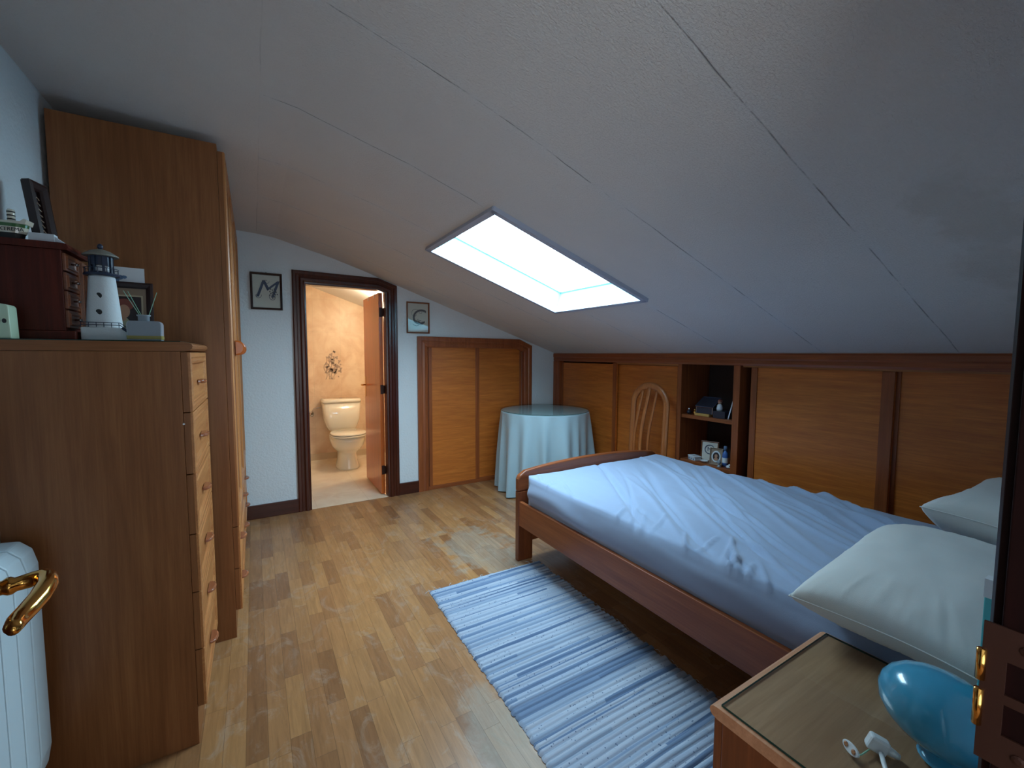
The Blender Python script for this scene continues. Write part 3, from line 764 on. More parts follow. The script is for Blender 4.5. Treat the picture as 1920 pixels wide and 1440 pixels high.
m = MB(); m.box(JX-.0118, JX-.004, 2.050, 2.120, ZC+.04, 1.717); gd = m.build('side_door', 'cabinetfront', jb, bevel=.001)
m = MB(); m.sweep([(2.055, ZC+.05), (2.055, 1.71), (2.115, 1.71), (2.115, ZC+.05)], [(0, 0), (.002, .007), (.010, .007), (.012, 0)], lambda u, v, d: (JX-.004+d, u, v), closed=True); m.build('moulding', 'cabinetfront', gd)

# ceramic boat on the jewellery cabinet
ZJ = 1.7462
bt = thing('ceramic_boat', 'small glazed pottery boat with black lettering on the jewellery cabinet', 'ornament', (-.655, 1.985, ZJ))
BM = Matrix.Translation((-.645, 1.975, ZJ)) @ Matrix.Rotation(R(-8), 4, 'Z')
def hull(z0, z1, k0, k1, nm, mt):
    m = MB(); n = 32
    def ring(z, k): return [m.bm.verts.new(BM @ Vector((.050*k*math.copysign(abs(math.cos(a))**.8, math.cos(a)), .026*k*math.sin(a), z))) for a in [2*math.pi*q/n for q in range(n)]]
    A, B = ring(z0, k0), ring(z1, k1)
    for k in range(n): m.bm.faces.new((A[k], A[(k+1) % n], B[(k+1) % n], B[k]))
    m.bm.faces.new(A); m.bm.faces.new(B); return m.build(nm, mt, bt, smooth=False)
hull(0, .022, .74, .84, 'lower_hull', 'black'); hull(.022, .040, .88, 1.0, 'name_band', 'glaze'); hull(.040, .050, 1.0, 1.03, 'green_band', 'green')
m = MB(); m.box(-.04, .03, -.016, .016, .050, .060, BM); m.prism([(-.055, .05), (.052, .05), (.056, .064), (.049, .068), (.040, .060), (-.02, .056), (-.055, .075)], 'y', -.02, .02, BM); m.build('deck', 'glaze', bt, bevel=.002)
m = MB(); m.lathe([(.0085, .055), (.009, .092), (.0075, .096)], (.012, 0, 0), 14, BM); fu = m.build('funnel', 'glaze', bt, smooth=True)
m = MB()
for z in (.066, .077, .088): m.lathe([(.0093, z-.002), (.0093, z+.002)], (.012, 0, 0), 14, BM)
m.build('funnel_band', 'black', fu)
text('lettering', 'S EXTREMA', .0152, BM @ Matrix.Translation((.0125, -.0262, .031)) @ Matrix.Rotation(R(90), 4, 'X'), 'black', bt)
m = MB(); m.box(-.594, -.535, 1.955, 1.985, ZJ, ZJ+.030); m.prism([(-.535, ZJ), (-.505, ZJ), (-.535, ZJ+.024)], 'y', 1.958, 1.985)
tag(m.build('paper_card', 'paper', origin=(-.56, 1.97, ZJ), bevel=.001), 'folded white card beside the pottery boat on the jewellery cabinet', 'card')

def picframe(name, label, cat, Mx, w, h, fw_, dep, fmat, inner, tilt=0, group=None, glass=True, loc=None):
    """frame standing in local xz plane facing -y, bottom centre at Mx origin"""
    loc = Mx.to_translation() if loc is None else loc
    t = thing(name, label, cat, loc, group)
    m = MB(); m.sweep([(-w/2, 0), (-w/2, h), (w/2, h), (w/2, 0)], [(0, 0), (0, dep), (fw_*.35, dep*1.15), (fw_*.8, dep*.8), (fw_, dep*.5), (fw_, 0)], lambda u, v, d: Mx @ Vector((u, -d, v)), closed=True)
    m.build('frame', fmat, t)
    m = MB(); m.box(-w/2+.002, w/2-.002, -.002, .004, .002, h-.002, Mx); bk = m.build('backing', inner, t)
    if glass:
        m = MB(); m.box(-w/2+fw_*.9, w/2-fw_*.9, -dep*.5, -dep*.5+.001, fw_*.9, h-fw_*.9, Mx); m.build('glass', 'glass', t)
    return t, Mx
t, Mx = picframe('picture_frame', 'dark leaning picture frame on top of the jewellery cabinet', 'picture frame', Matrix.Translation((-.590, 2.07, ZJ)) @ Matrix.Rotation(R(74), 4, 'Z') @ Matrix.Rotation(R(-7), 4, 'X'), .078, .215, .026, .020, 'darkframe', 'photo_dark', glass=False)
m = MB()
for k in range(7):
    z = .05+.018*k; m.tube([Mx @ Vector((-.02+.006*math.sin(k*2), -.004, z)), Mx @ Vector((.0+.005*math.cos(k), -.004, z+.012)), Mx @ Vector((.014, -.004, z+.004))], .0022, 5)
m.build('picture', 'photo_mat', t)

# mint box with two sockets
mb_ = thing('plastic_box', 'pale mint plastic box with two dark round holes, left end of the chest', 'box', (-.648, 1.87, ZC))
m = MB(); m.prism([(-.685, ZC), (-.610, ZC), (-.612, 1.534), (-.617, 1.540), (-.685, 1.552)], 'y', 1.845, 1.90); m.build('body', 'mint', mb_, bevel=.003)
m = MB()
for x in (-.634, -.6215): m.lathe([(.0045, 0), (.0045, .002), (.002, .0025)], seg=12, Mx=Matrix.Translation((x, 1.845, 1.492)) @ Matrix.Rotation(R(90), 4, 'X') @ Matrix.Diagonal((1, 1.5, 1, 1)))
m.build('socket', 'black', mb_)

# lighthouse
LHX, LHY = -.435, 1.99
lh = thing('lighthouse_ornament', 'white and navy model lighthouse on the chest of drawers', 'ornament', (LHX, LHY, ZC))
m = MB(); m.prism([(-.05, 0), (.100, 0), (.088, .012), (.052, .044), (-.05, .044)], 'y', -.05, .05, Matrix.Translation((LHX, LHY, ZC))); m.build('rock_base', 'lhwhite', lh, bevel=.004)
m = MB(); m.lathe([(.048, .044), (.047, .05), (.0345, .212), (.033, .218)], (LHX, LHY, ZC), 28); tw = m.build('tower', 'lhwhite', lh, smooth=True)
for a in (-2.05, -1.6):
    for z in (.09, .15):
        pass
for z in (.095, .150):
    m = MB(); r_ = .048-.0145*(z-.044)/.17
    d_ = Vector((-.22, -.97, 0)).normalized(); c_ = Vector((LHX, LHY, ZC+z))+d_*(r_+.0012)+Vector((.006, 0, 0))
    m.lathe([(.0085, -.004), (.0085, .0035), (.0065, .004)], seg=14, Mx=Matrix.Translation(c_-d_*.004) @ d_.to_track_quat('Z', 'Y').to_matrix().to_4x4() @ Matrix.Diagonal((1, 1.15, 1, 1))); m.build('porthole', 'black', tw)
m = MB(); m.lathe([(.045, .2185), (.047, .222), (.045, .227)], (LHX, LHY, ZC), 28); gl = m.build('gallery', 'navy', lh)
m = MB()
m.tube([(LHX+.043*math.cos(a), LHY+.043*math.sin(a), ZC+.243) for a in [2*math.pi*q/24 for q in range(24)]], .0012, 5, closed=True)
for q in range(12):
    a = 2*math.pi*q/12; m.tube([(LHX+.043*math.cos(a), LHY+.043*math.sin(a), ZC+.226), (LHX+.043*math.cos(a), LHY+.043*math.sin(a), ZC+.243)], .001, 4)
m.build('railing', 'navy', gl)
m = MB()
for q in range(8):
    a = 2*math.pi*(q+.5)/8; m.box(-.003, .003, -.003, .003, .227, .285, Matrix.Translation((LHX+.029*math.cos(a), LHY+.029*math.sin(a), ZC)) @ Matrix.Rotation(a, 4, 'Z'))
m.lathe([(.03, .253), (.03, .285)], (LHX, LHY, ZC), 8); m.lathe([(.03, .227), (.03, .233)], (LHX, LHY, ZC), 8)
m.build('lantern_room', 'navy', lh)
m = MB(); m.lathe([(.020, .233), (.020, .2528)], (LHX, LHY, ZC), 14); m.build('lamp', 'paper', lh)
m = MB(); m.lathe([(.047, .284), (.046, .288), (.026, .302), (.006, .309)], (LHX, LHY, ZC), 24); rf = m.build('roof', 'roofcream', lh)
m = MB(); m.ell((LHX, LHY, ZC+.317), (.008, .008, .010), 12, 8); m.build('finial', 'navy', rf, smooth=True)
m = MB()
path = [(-.048, -.052, .060), (.050, -.052, .060), (.100, -.052, .016)]
for dz in (0, -.008): m.tube([(LHX+a, LHY+b, ZC+c+dz) for a, b, c in path], .0012, 5)
for q in range(6): x = -.048+.019*q; m.tube([(LHX+x, LHY-.052, ZC+.044), (LHX+x, LHY-.052, ZC+.060)], .001, 4)
for q in range(4): m.tube([(LHX+.062+.012*q, LHY-.052, ZC+.034-.0105*q), (LHX+.062+.012*q, LHY-.052, ZC+.050-.0105*q)], .001, 4)
m.tube([(LHX+.054, LHY-.052, ZC+.043), (LHX+.098, LHY-.052, ZC+.004)], .0035, 6)
m.build('stair_rail', 'navy', lh)

# portrait frame and card behind
t, Mx = picframe('photo_frame', 'dark photo frame with beige mount and portrait behind the reed diffuser', 'photo frame', Matrix.Translation((-.398, 2.10, ZC)) @ Matrix.Rotation(R(4), 4, 'Z') @ Matrix.Rotation(R(-8), 4, 'X'), .155, .222, .021, .014, 'darkframe', 'photo_mat', glass=False)
m = MB(); m.box(-.047, .047, -.0035, -.003, .04, .175, Mx); q_ = m.build('mount_line', 'photo_line', t)
m = MB(); m.box(-.042, .042, -.0045, -.004, .046, .169, Mx); q_ = m.build('photo', 'photo_dark', t)
def disc(m, Mx, cx, cz, rx, rz, d, n=20, a0=0):
    m.quad(*[Mx @ Vector((cx+rx*math.cos(2*math.pi*k/n+a0), -d, cz+rz*math.sin(2*math.pi*k/n+a0))) for k in range(n)])
m = MB(); disc(m, Mx, -.012, .063, .022, .030, .0052); m.build('shirt', 'pastel', q_)
m = MB(); disc(m, Mx, -.006, .138, .027, .022, .0054); disc(m, Mx, -.023, .126, .014, .022, .0053); m.build('hair', 'hair', q_)
m = MB(); disc(m, Mx, -.007, .113, .0165, .025, .0058); disc(m, Mx, -.010, .090, .009, .014, .0056); m.build('face', 'skin', q_)
cd_ = thing('postcard', 'white card with blue drawing standing behind the dark photo frame', 'card', (-.41, 2.165, ZC))
Mx = Matrix.Translation((-.425, 2.175, ZC)) @ Matrix.Rotation(R(6), 4, 'Z') @ Matrix.Rotation(R(-5), 4, 'X')
m = MB(); m.box(-.07, .07, 0, .0015, 0, .288, Mx); pc = m.build('card', 'paper', cd_)
m = MB()
for k in range(6): disc(m, Mx, -.045+.011*k, .245+.006*math.sin(k*1.7), .009, .010+.004*math.cos(k*2), .0008, 8, k)
m.build('drawing', 'bluegrey', cd_)

# reed diffuser
rd = thing('reed_diffuser', 'frosted glass reed diffuser bottle near the front edge of the chest', 'diffuser', (-.312, 1.90, ZC))
cx_, cy_ = -.312, 1.895
m = MB(); m.prism([(-.045, 0), (.045, 0), (.046, .058), (.040, .066), (-.040, .066), (-.046, .058)], 'y', -.024, .024, Matrix.Translation((cx_, cy_, ZC+.0)))
m.build('bottle', 'frost', rd, bevel=.004)
m = MB(); m.box(cx_-.0462, cx_+.0462, cy_-.0246, cy_+.0246, ZC+.003, ZC+.019); m.build('oil_layer', 'oil', rd, bevel=.004)
m = MB(); m.lathe([(.0155, .0655), (.0155, .082), (.019, .084), (.019, .087), (.015, .087)], (cx_-.003, cy_, ZC), 20); m.build('neck', 'frost', rd, smooth=True)
m = MB()
for (bx, tx, ty) in ((-.006, -.052, .0), (-.003, -.043, .012), (.006, .034, .004)):
    m.tube([(cx_+bx, cy_, ZC+.07), (cx_+tx, cy_+ty, ZC+.165)], .0011, 6); m.build('reed', 'reed', rd); m = MB()
m.bm.free()

# ------------------------------------------------------------------ monogram pictures on the back wall
def curl(m, Mx, cx, cz, r0, a0, turns, s=1, w=.0016, d=.003):
    pts = []
    for k in range(26):
        t_ = k/25; a = a0+s*turns*2*math.pi*t_; r = r0*(1-.75*t_)
        pts.append(Mx @ Vector((cx+r*math.cos(a), -d, cz+r*math.sin(a))))
    m.tube(pts, w, 5)
Mx = Matrix.Translation((.107, WB-.006, 1.762))
t, Mx = picframe('monogram_picture', 'black-framed embroidered letter M picture left of the bathroom door', 'picture', Mx, .232, .302, .017, .016, 'darkframe', 'linenmat', group='monogram pictures on the back wall')
text('letter', 'M', .2, Mx @ Matrix.Translation((-.012, -.0032, .165)) @ Matrix.Rotation(R(90), 4, 'X'), 'threadblue', t, shear=.35)
for ar in ((-.062, .115, .025, .3, 1.1, -1), (.045, .105, .028, 2.2, 1.2, 1), (.0, .235, .022, 0, .9, -1)):
    m = MB(); curl(m, Mx, *ar); m.build('flourish', 'threadblue', t)
m = MB()
for k in range(16):
    a = k*2.4; rr = .028*math.sqrt(k/16); disc(m, Mx, .048+rr*math.cos(a)*1.2, .14+rr*math.sin(a)*1.5, .005, .007, .0042, 7, k)
m.build('embroidery', 'threadgrey', t)
m = MB(); m.tube([Mx @ Vector((-.006, -.006, .302)), Mx @ Vector((0, -.004, .310)), Mx @ Vector((.006, -.006, .302))], .0015, 6); m.build('hanger', 'darkframe', t)
Mx = Matrix.Translation((1.405, WB-.006, 1.602))
t, Mx = picframe('monogram_picture', 'brown-framed embroidered letter C picture above the small wall cupboard', 'picture', Mx, .232, .306, .013, .014, 'woodframe', 'linenmat', group='monogram pictures on the back wall')
text('letter', 'C', .21, Mx @ Matrix.Translation((.0, -.0032, .155)) @ Matrix.Rotation(R(90), 4, 'X'), 'threadgrey', t, shear=.15)
for ar in ((.03, .21, .03, 0, 1.1, 1), (-.03, .19, .05, 1, .8, 1), (.03, .10, .03, 3, 1.1, -1), (-.01, .11, .045, 3.5, .7, 1)):
    m = MB(); curl(m, Mx, *ar); m.build('flourish', 'threadgrey', t)
m = MB()
for k in range(10): a = k*2.4; rr = .022*math.sqrt(k/10); disc(m, Mx, .002+rr*math.cos(a), .12+rr*math.sin(a), .004, .005, .0042, 7, k)
m.build('embroidery', 'threadgrey', t)
# painted-over round cover near the ceiling
m = MB(); m.tube([(.122+.052*math.cos(a), WB-.0005, 2.275+.052*math.sin(a)) for a in [2*math.pi*q/32 for q in range(32)]], .0018, 6, closed=True)
struct(m.build('trim_8', 'wall'))

# ------------------------------------------------------------------ round table
TX, TY, TR, TZ = 2.565, 3.62, .45, .835
tb = thing('round_table', 'round table with glass top standing in the corner between cupboards', 'table', (TX, TY, 0))
m = MB(); m.lathe([(TR-.012, TZ-.034), (TR-.008, TZ-.03), (TR-.008, TZ-.0125)], (TX, TY, 0), 48); m.build('tabletop', 'oak_x', tb)
m = MB(); m.lathe([(TR+.004, TZ-.006), (TR+.006, TZ-.0045), (TR+.006, TZ-.0015), (TR+.004, TZ)], (TX, TY, 0), 64); m.build('glass_top', 'tableglass', tb)
m = MB(); m.lathe([(TR+.0065, TZ-.0055), (TR+.0065, TZ-.0005)], (TX, TY, 0), 64)
for f_ in list(m.bm.faces):
    if len(f_.verts) > 4: m.bm.faces.remove(f_)
m.build('glass_edge', 'glassedge', tb)
for a in (45, 135, 225, 315):
    a = R(a); m = MB(); m.tube([(TX+.25*math.cos(a), TY+.25*math.sin(a), 0), (TX+.25*math.cos(a), TY+.25*math.sin(a), TZ-.034)], .022, 12); m.build('leg', 'oak_z', tb)
rnd = random.Random(11)
folds = [(2*math.pi*(k+rnd.uniform(-.25, .25))/17, rnd.uniform(.45, 1.3), rnd.uniform(.075, .14)) for k in range(17)]
def cloth(u, v):
    a = 2*math.pi*u
    if v < .12:
        r = (TR-.004)*(v/.12); return Vector((TX+r*math.cos(a), TY+r*math.sin(a), TZ-.0075-.001*(v/.12)))
    s = (v-.12)/.88
    z0 = TZ-.010; low = .012+.0
    if s < .06:
        q = s/.06; r = TR-.004+.008*math.sin(q*math.pi/2); z = z0-.012*(1-math.cos(q*math.pi/2)); amp = .002*q
    else:
        q = (s-.06)/.94; r = TR+.004+.030*q+.012*math.sin(q*2.2); z = z0-.012-(z0-.012-low)*q; amp = .003+.115*q**.8
    d = 0
    for c, k, w in folds:
        w2 = w*(1.25-.35*(s))
        e = (a-c+math.pi) % (2*math.pi)-math.pi
        d += k*math.exp(-(e/w2)**2)
    d = d-.62
    r += amp*d+.006*(q if s >= .06 else 0)*noise.noise((math.cos(a)*4, math.sin(a)*4, s*3))
    a2 = a+.05*(q if s >= .06 else 0)*noise.noise((math.cos(a)*2, math.sin(a)*2, 5))
    x, y = TX+r*math.cos(a2), TY+r*math.sin(a2)
    return Vector((min(x, KX-.035), min(y, WB-.03), max(z, .004)))
m = MB(); m.grid(cloth, 360, 70, cu=True)
o = m.build('tablecloth', 'cloth', origin=(TX, TY, 0), smooth=True); tag(o, 'long pale aqua tablecloth draped to the floor over the round table', 'tablecloth')

# ------------------------------------------------------------------ chair
chr_ = thing('dining_chair', 'light wood chair with tall arched back and three curved slats', 'chair', (2.80, 2.635, 0))
cy0, cy1 = 2.405, 2.81; bx = 2.985
def bxz(z): return bx+.0-.05*(1-min(1, z/1.15))+.03*max(0, (.46-z)/.46)
yc = (cy0+cy1)/2; hw = (cy1-cy0)/2-.02
pts = []
m = MB()
arch = [(cy1-.02, z) for z in (0, .15, .3, .46, .6, .75, .88, .96)]
for k in range(1, 14):
    a = math.pi*k/14; arch.append((yc+hw*math.cos(a), .96+.168*math.sin(a)))
arch += [(cy0+.02, z) for z in (.96, .88, .75, .6, .46, .3, .15, 0)]
m.tube([(bxz(z), y, z) for y, z in arch],   .030, 12, flat=.58, up=(1, 0, 0)); m.build('back_frame', 'beech', chr_, smooth=True)
for (y0, y1, ztop, w) in ((2.685, 2.745, 1.085, .0135), (2.61, 2.675, 1.115, .019), (2.53, 2.59, 1.085, .0135)):
    m = MB(); L = []
    for k in range(17):
        t_ = k/16; z = .47+(ztop-.47)*(1-t_); s_ = t_*t_*(3-2*t_)
        L.append((bxz(z)-.006-.03*math.sin(math.pi*t_), y0+(y1-y0)*s_, z))
    m.tube(L, w, 10, flat=.6, up=(1, 0, 0)); m.build('slat', 'beech', chr_, smooth=True)
m = MB()
m.prism([(2.56, cy0+.075), (2.58, cy0+.045), (2.93, cy0+.05), (2.93, cy1-.012), (2.58, cy1), (2.56, cy1-.03)], 'z', .445, .465); m.build('seat', 'beech', chr_, bevel=.006)
m = MB(); m.box(2.59, 2.92, cy0+.06, cy1-.02, .395, .4445); m.build('apron', 'beech', chr_)
for y in (cy0+.075, cy1-.03):
    m = MB(); m.tube([(2.585, y, 0), (2.60, y, .40)], [.014, .019], 10); m.build('leg', 'beech', chr_, smooth=True)

# ------------------------------------------------------------------ rug
RX0, RX1, RY0, RY1 = .815, 1.585, .72, 2.335
rt_ = R(-1.2)
RM = Matrix.Translation((.835, RY1, 0)) @ Matrix.Rotation(rt_, 4, 'Z')
pitch = .027; Wd = .765; Ln = RY1-RY0
nb = int(Ln/pitch)
rr_ = random.Random(5); offl = [rr_.uniform(-.004, .004) for _ in range(nb+2)]; offr = [rr_.uniform(-.006, .012) for _ in range(nb+2)]; hh = [rr_.uniform(.75, 1.2) for _ in range(nb+2)]
def rugf(u, v):
    y = -v*Ln; k = y/pitch; i = int(-k) if -k < nb else nb; ph = (-k) % 1.0
    c = math.sin(math.pi*ph)**.55 if 0 < ph < 1 else 0
    xl = offl[i]-.006*c+.006; xr = Wd+offr[i]+.005*c
    x = xl+(xr-xl)*u
    e = min(1, min(u, 1-u)/.012); e = math.sqrt(max(0, e))
    wav = .0015*noise.noise((x*9, y*22, 0))
    sub = .0014*math.sin(math.pi*((-k*2) % 1.0))
    z = .0025+(.0105*c*hh[i]+sub+wav)*e
    # gentle lift near the bed side
    y2 = y+.004*noise.noise((x*4, y*3, 2))+.010*math.sin(x*3.5)*(.4+.6*v)
    return RM @ Vector((x, y2, z))
m = MB(); m.grid(rugf, 90, nb*8+1); m.grid(lambda u, v: RM @ Vector((.004+(Wd-.006)*u, -v*Ln, .0006)), 2, 2)
rg = thing('rag_rug', 'blue and white striped rag rug on the parquet beside the bed', 'rug', (1.2, 1.53, 0))
m.build('weave', 'rug', rg, smooth=True)
m = MB(); rr_ = random.Random(9)
for k in range(26):
    x = .01+k*.03; L_ = rr_.uniform(.02, .05); a = rr_.uniform(-.9, .9); b = rr_.uniform(-1.5, 1.5)
    p0 = Vector((x, -.002, .005)); pts = [p0]
    for q in range(1, 6):
        a += b*.35; p0 = p0+Vector((math.sin(a)*L_/5, math.cos(a)*L_/5, 0)); p0.z = .0035+.003*math.sin(q+k); pts.append(p0.copy())
    m.tube([RM @ p for p in pts], .0013, 5)
for k in range(60):
    y = -.03-k*pitch; x = Wd+offr[min(k, nb)]
    m.tube([RM @ Vector((x-.004, y, .006)), RM @ Vector((x+.008, y-.006, .005)), RM @ Vector((x+.004, y-.02, .004))], .0011, 4)
m.build('fringe', 'cord', rg)

# ------------------------------------------------------------------ bed
BX0, BX1 = 1.487, 2.835; BYF = 2.392; BYH = .175
bd = thing('bed', 'low wooden bed with arched footboard', 'bed', ((BX0+BX1)/2, 1.3, 0))
m = MB(); m.box(1.492, 1.517, BYH+.02, BYF-.001, .25, .415); m.build('side_rail', 'bed_y', bd, bevel=.003)
m = MB(); m.box(BX1-.03, BX1-.005, BYH+.02, BYF-.001, .25, .415); m.build('side_rail', 'bed_y', bd, bevel=.003)
xc = (BX0+BX1)/2-.01
def archz(x):
    t_ = (x-xc)/((BX1-BX0)/2); return .652-.045*abs(t_)**2.2
top = [(BX0+.0, .565), (BX0+.012, .588), (BX0+.035, .602)]
n = 26
for k in range(n+1):
    x = BX0+.06+(BX1-BX0-.12)*k/n; top.append((x, archz(x)))
top += [(BX1-.035, .602), (BX1-.012, .588), (BX1, .565)]
poly = [(BX0, .482)]+top+[(BX1, .482)]
m = MB(); m.prism(poly, 'y', BYF, BYF+.04); fb = m.build('footboard_rail', 'bed_x', bd, bevel=.008)
m = MB(); m.box(BX0+.10, BX1-.10, BYF+.006, BYF+.030, .125, .4815); m.build('footboard_panel', 'bed_x', bd)
for x0 in (BX0, BX1-.118):
    m = MB(); m.box(x0, x0+.118, BYF, BYF+.04, 0, .4812); m.build('leg', 'bed_z', bd, bevel=.006)
for x0 in (BX0, BX1-.118):
    m = MB(); m.box(x0, x0+.118, BYH-.022, BYH+.018, 0, .70); m.build('leg', 'bed_z', bd, bevel=.006)
top = [(BX0, .70)]+[(BX0+(BX1-BX0)*k/n, .70+.09*math.sin(math.pi*k/n)**.7) for k in range(1, n)]+[(BX1, .70)]
m = MB(); m.prism([(BX0, .45)]+[(BX0, .695)]+top[1:-1]+[(BX1, .695), (BX1, .45)], 'y', BYH-.02, BYH+.016); m.build('headboard', 'bed_x', bd, bevel=.004)
for k in range(14):
    y = .32+k*.15; m = MB(); m.box(1.5175, BX1-.0305, y, y+.06, .335, .353); m.build('slat', 'beech', bd)

# mattress under its fitted sheet
MX0, MX1, MY0, MY1, MZ0, MZ1 = 1.522, 2.795, BYH+.03, BYF-.022, .355, .592
mt = thing('mattress', 'mattress wrapped in a wrinkled lilac-blue fitted sheet on the bed', 'mattress', ((MX0+MX1)/2, 1.3, MZ0))
rw = random.Random(21)
wr = []
for k in range(40):     # long diagonal drag folds
    wr.append((rw.uniform(1.7, 2.8), rw.uniform(.5, 2.0), R(rw.uniform(-126, -110)), rw.uniform(.3, .7), rw.uniform(.010, .026), rw.uniform(.003, .0075)*rw.choice((1, 1, -1))))
for k in range(22):     # short puckers at the near edge
    wr.append((rw.uniform(1.52, 1.66), rw.uniform(.4, 2.3), R(rw.uniform(20, 75)), rw.uniform(.05, .16), rw.uniform(.005, .012), rw.uniform(.003, .007)))
wr.append((2.15, 1.55, R(-118), .85, .012, .008)); wr.append((2.45, 1.35, R(-116), .9, .014, .008)); wr.append((2.6, 1.0, R(-112), .7, .014, .009)); wr.append((1.66, 1.02, R(35), .14, .009, .006))
def sheet_h(x, y):
    h = 0
    for cx_, cy_, a, L_, w_, A in wr:
        w_ = w_*.8
        dx, dy = x-cx_, y-cy_; u = dx*math.cos(a)+dy*math.sin(a); v = -dx*math.sin(a)+dy*math.cos(a)+.06*math.sin(u*3)
        if abs(v) < 4*w_ and abs(u) < 2.2*L_: h += 2.5*A*math.exp(-(v/w_)**2)*math.exp(-(u/L_)**4)
    h += .006*noise.noise((x*3, y*3, 0))+.0018*noise.noise((x*18, y*9, 1))
    return h
m = MB()
NX, NY = 170, 240
def mat_pt(u, v):
    # u across (x) incl. side flaps, v along (y) incl. end flaps
    sx = u*2-1; sy = v*2-1
    cxm, cym = (MX0+MX1)/2, (MY0+MY1)/2; hx, hy = (MX1-MX0)/2, (MY1-MY0)/2
    fl = .16
    def side(s, h_):
        # returns (position, drop 0..1)
        lim = 1-fl
        if abs(s) <= lim: return s/lim*h_, 0
        return math.copysign(h_, s), (abs(s)-lim)/fl
    x, dx = side(sx, hx); y, dy = side(sy, hy)
    drop = max(dx, dy)
    px, py = cxm+x, cym+y
    r = .026
    # rounding of the shoulder
    ex = hx-abs(x); ey = hy-abs(y)
    def sh(e): return 0 if e > r else (r-math.sqrt(max(0, r*r-(r-e)**2)))
    z = MZ1+sheet_h(px, py)
    if drop == 0:
        z -= min(r, sh(ex)+sh(ey))*.9
    else:
        zz = MZ1-r*.9
        # belly of the sheet on the side and tuck-in at the foot
        bott = MZ0+.01
        z = zz-(zz-bott)*drop
        bul = .010*math.sin(math.pi*drop)+.010*noise.noise((px*4, py*4, drop*2.5))*math.sin(math.pi*min(1, drop*1.2))
        bul += .007*math.sin(2*math.pi*(drop*1.5+.55*py+.5*noise.noise((py*2.2, drop*1.5, 4))))*math.sin(math.pi*min(1, drop*1.1))
        swag = .008*math.sin(py*9+drop*3)*drop
        if dx >= dy: px += math.copysign(-.026*math.sin(math.pi*min(1, drop*1.25))+.022*drop**3+bul*.6+(swag*.5 if sx < 0 else 0)-.012*drop, sx)
        if dy >= dx: py += math.copysign(bul-.012*drop, sy)
        if dx > 0 and dy > 0:
            px -= math.copysign(.012, sx)*min(dx, dy); py -= math.copysign(.012, sy)*min(dx, dy)
    # round plan corners
    cr = .07; qx = abs(px-cxm)-(hx-cr); qy = abs(py-cym)-(hy-cr)
    if qx > 0 and qy > 0:
        d = math.hypot(qx, qy)
        if d > cr: px = cxm+math.copysign(hx-cr+qx*cr/d, px-cxm); py = cym+math.copysign(hy-cr+qy*cr/d, py-cym)
    return Vector((px, py, z))
m.grid(mat_pt, NX, NY)
m.build('fitted_sheet', 'sheet', mt, smooth=True)
m = MB(); m.box(MX0+.03, MX1-.03, MY0+.03, MY1-.03, MZ0, MZ1-.06); m.build('core', 'pillow', mt, bevel=.02)

# pillows
def pillow(label, c, hx, hy, hz, rz, rx, ry, seed, sag=0, corner=1.0):
    Mx = Matrix.Translation(c) @ Matrix.Rotation(R(rz), 4, 'Z') @ Matrix.Rotation(R(rx), 4, 'X') @ Matrix.Rotation(R(ry), 4, 'Y')
    root = thing('pillow', label, 'pillow', c, group='pillows at the head of the bed')
    rn = random.Random(seed)
    puck = [(rn.uniform(0, 6.28), rn.uniform(.015, .03), rn.uniform(-.002, .0032)) for _ in range(110)]
    def half(sgn):
        def fn(u, v):
            a, b = u*2-1, v*2-1
            # outline pulled in between the corners
            x = a*hx*(1-.07*corner*(1-abs(b)**2)*abs(a)**3); y = b*hy*(1-.09*corner*(1-abs(a)**2)*abs(b)**3)
            pa, pb = max(0, 1-abs(a)**2.6), max(0, 1-abs(b)**2.6)
            k = (pa*pb)**.42
            ang = math.atan2(b, a); rad = max(abs(a), abs(b))
            w = 0
            for t0, wd, am in puck:
                e = (ang-t0+math.pi) % (2*math.pi)-math.pi; w += am*math.exp(-(e/wd)**2)
            w *= math.sin(math.pi*min(1, max(0, (rad-.62)/.38)))
            w += .0012*math.cos(ang*70+3*math.sin(ang*5))*max(0, (rad-.82)/.18)*(1-max(0, (rad-.97)/.03))
            z = hz*k*(1+.14*noise.noise((x*4+seed, y*4, sgn)))+w*sgn*.8*(1 if sgn > 0 else -1)
            z = max(z, .0)*sgn + .012*noise.noise((x*2.5, y*2.5, seed))
            z += sag*(abs(a)**2)+.004*noise.noise((x*14, y*14, seed+3))*k
            return Mx @ Vector((x, y, z))
        return fn
    m = MB(); m.grid(half(1), 90, 70); m.grid(half(-1), 90, 70)
    bmesh.ops.remove_doubles(m.bm, verts=m.bm.verts, dist=.0004)
    m.build('cover', 'pillow', root, smooth=True)
    m = MB(); pts = []
    fn = half(1)
    for k in range(40): pts.append(fn(k/40, 0))
    for k in range(30): pts.append(fn(1, k/30))
    for k in range(40): pts.append(fn(1-k/40, 1))
    for k in range(30): pts.append(fn(0, 1-k/30))
    m.tube(pts, .0022, 5, closed=True); m.build('seam', 'pillow', root, smooth=True)
    return root
pillow('plump off-white pillow at the near side of the bed, overhanging the nightstand', (1.825, .435, .680), .425, .235, .112, 2, 2, -1, 3, sag=-.02)
pillow('off-white pillow propped higher at the far side of the bed against the wall', (2.545, .375, .752), .31, .205, .118, -4, 5, -2, 8, sag=.045)

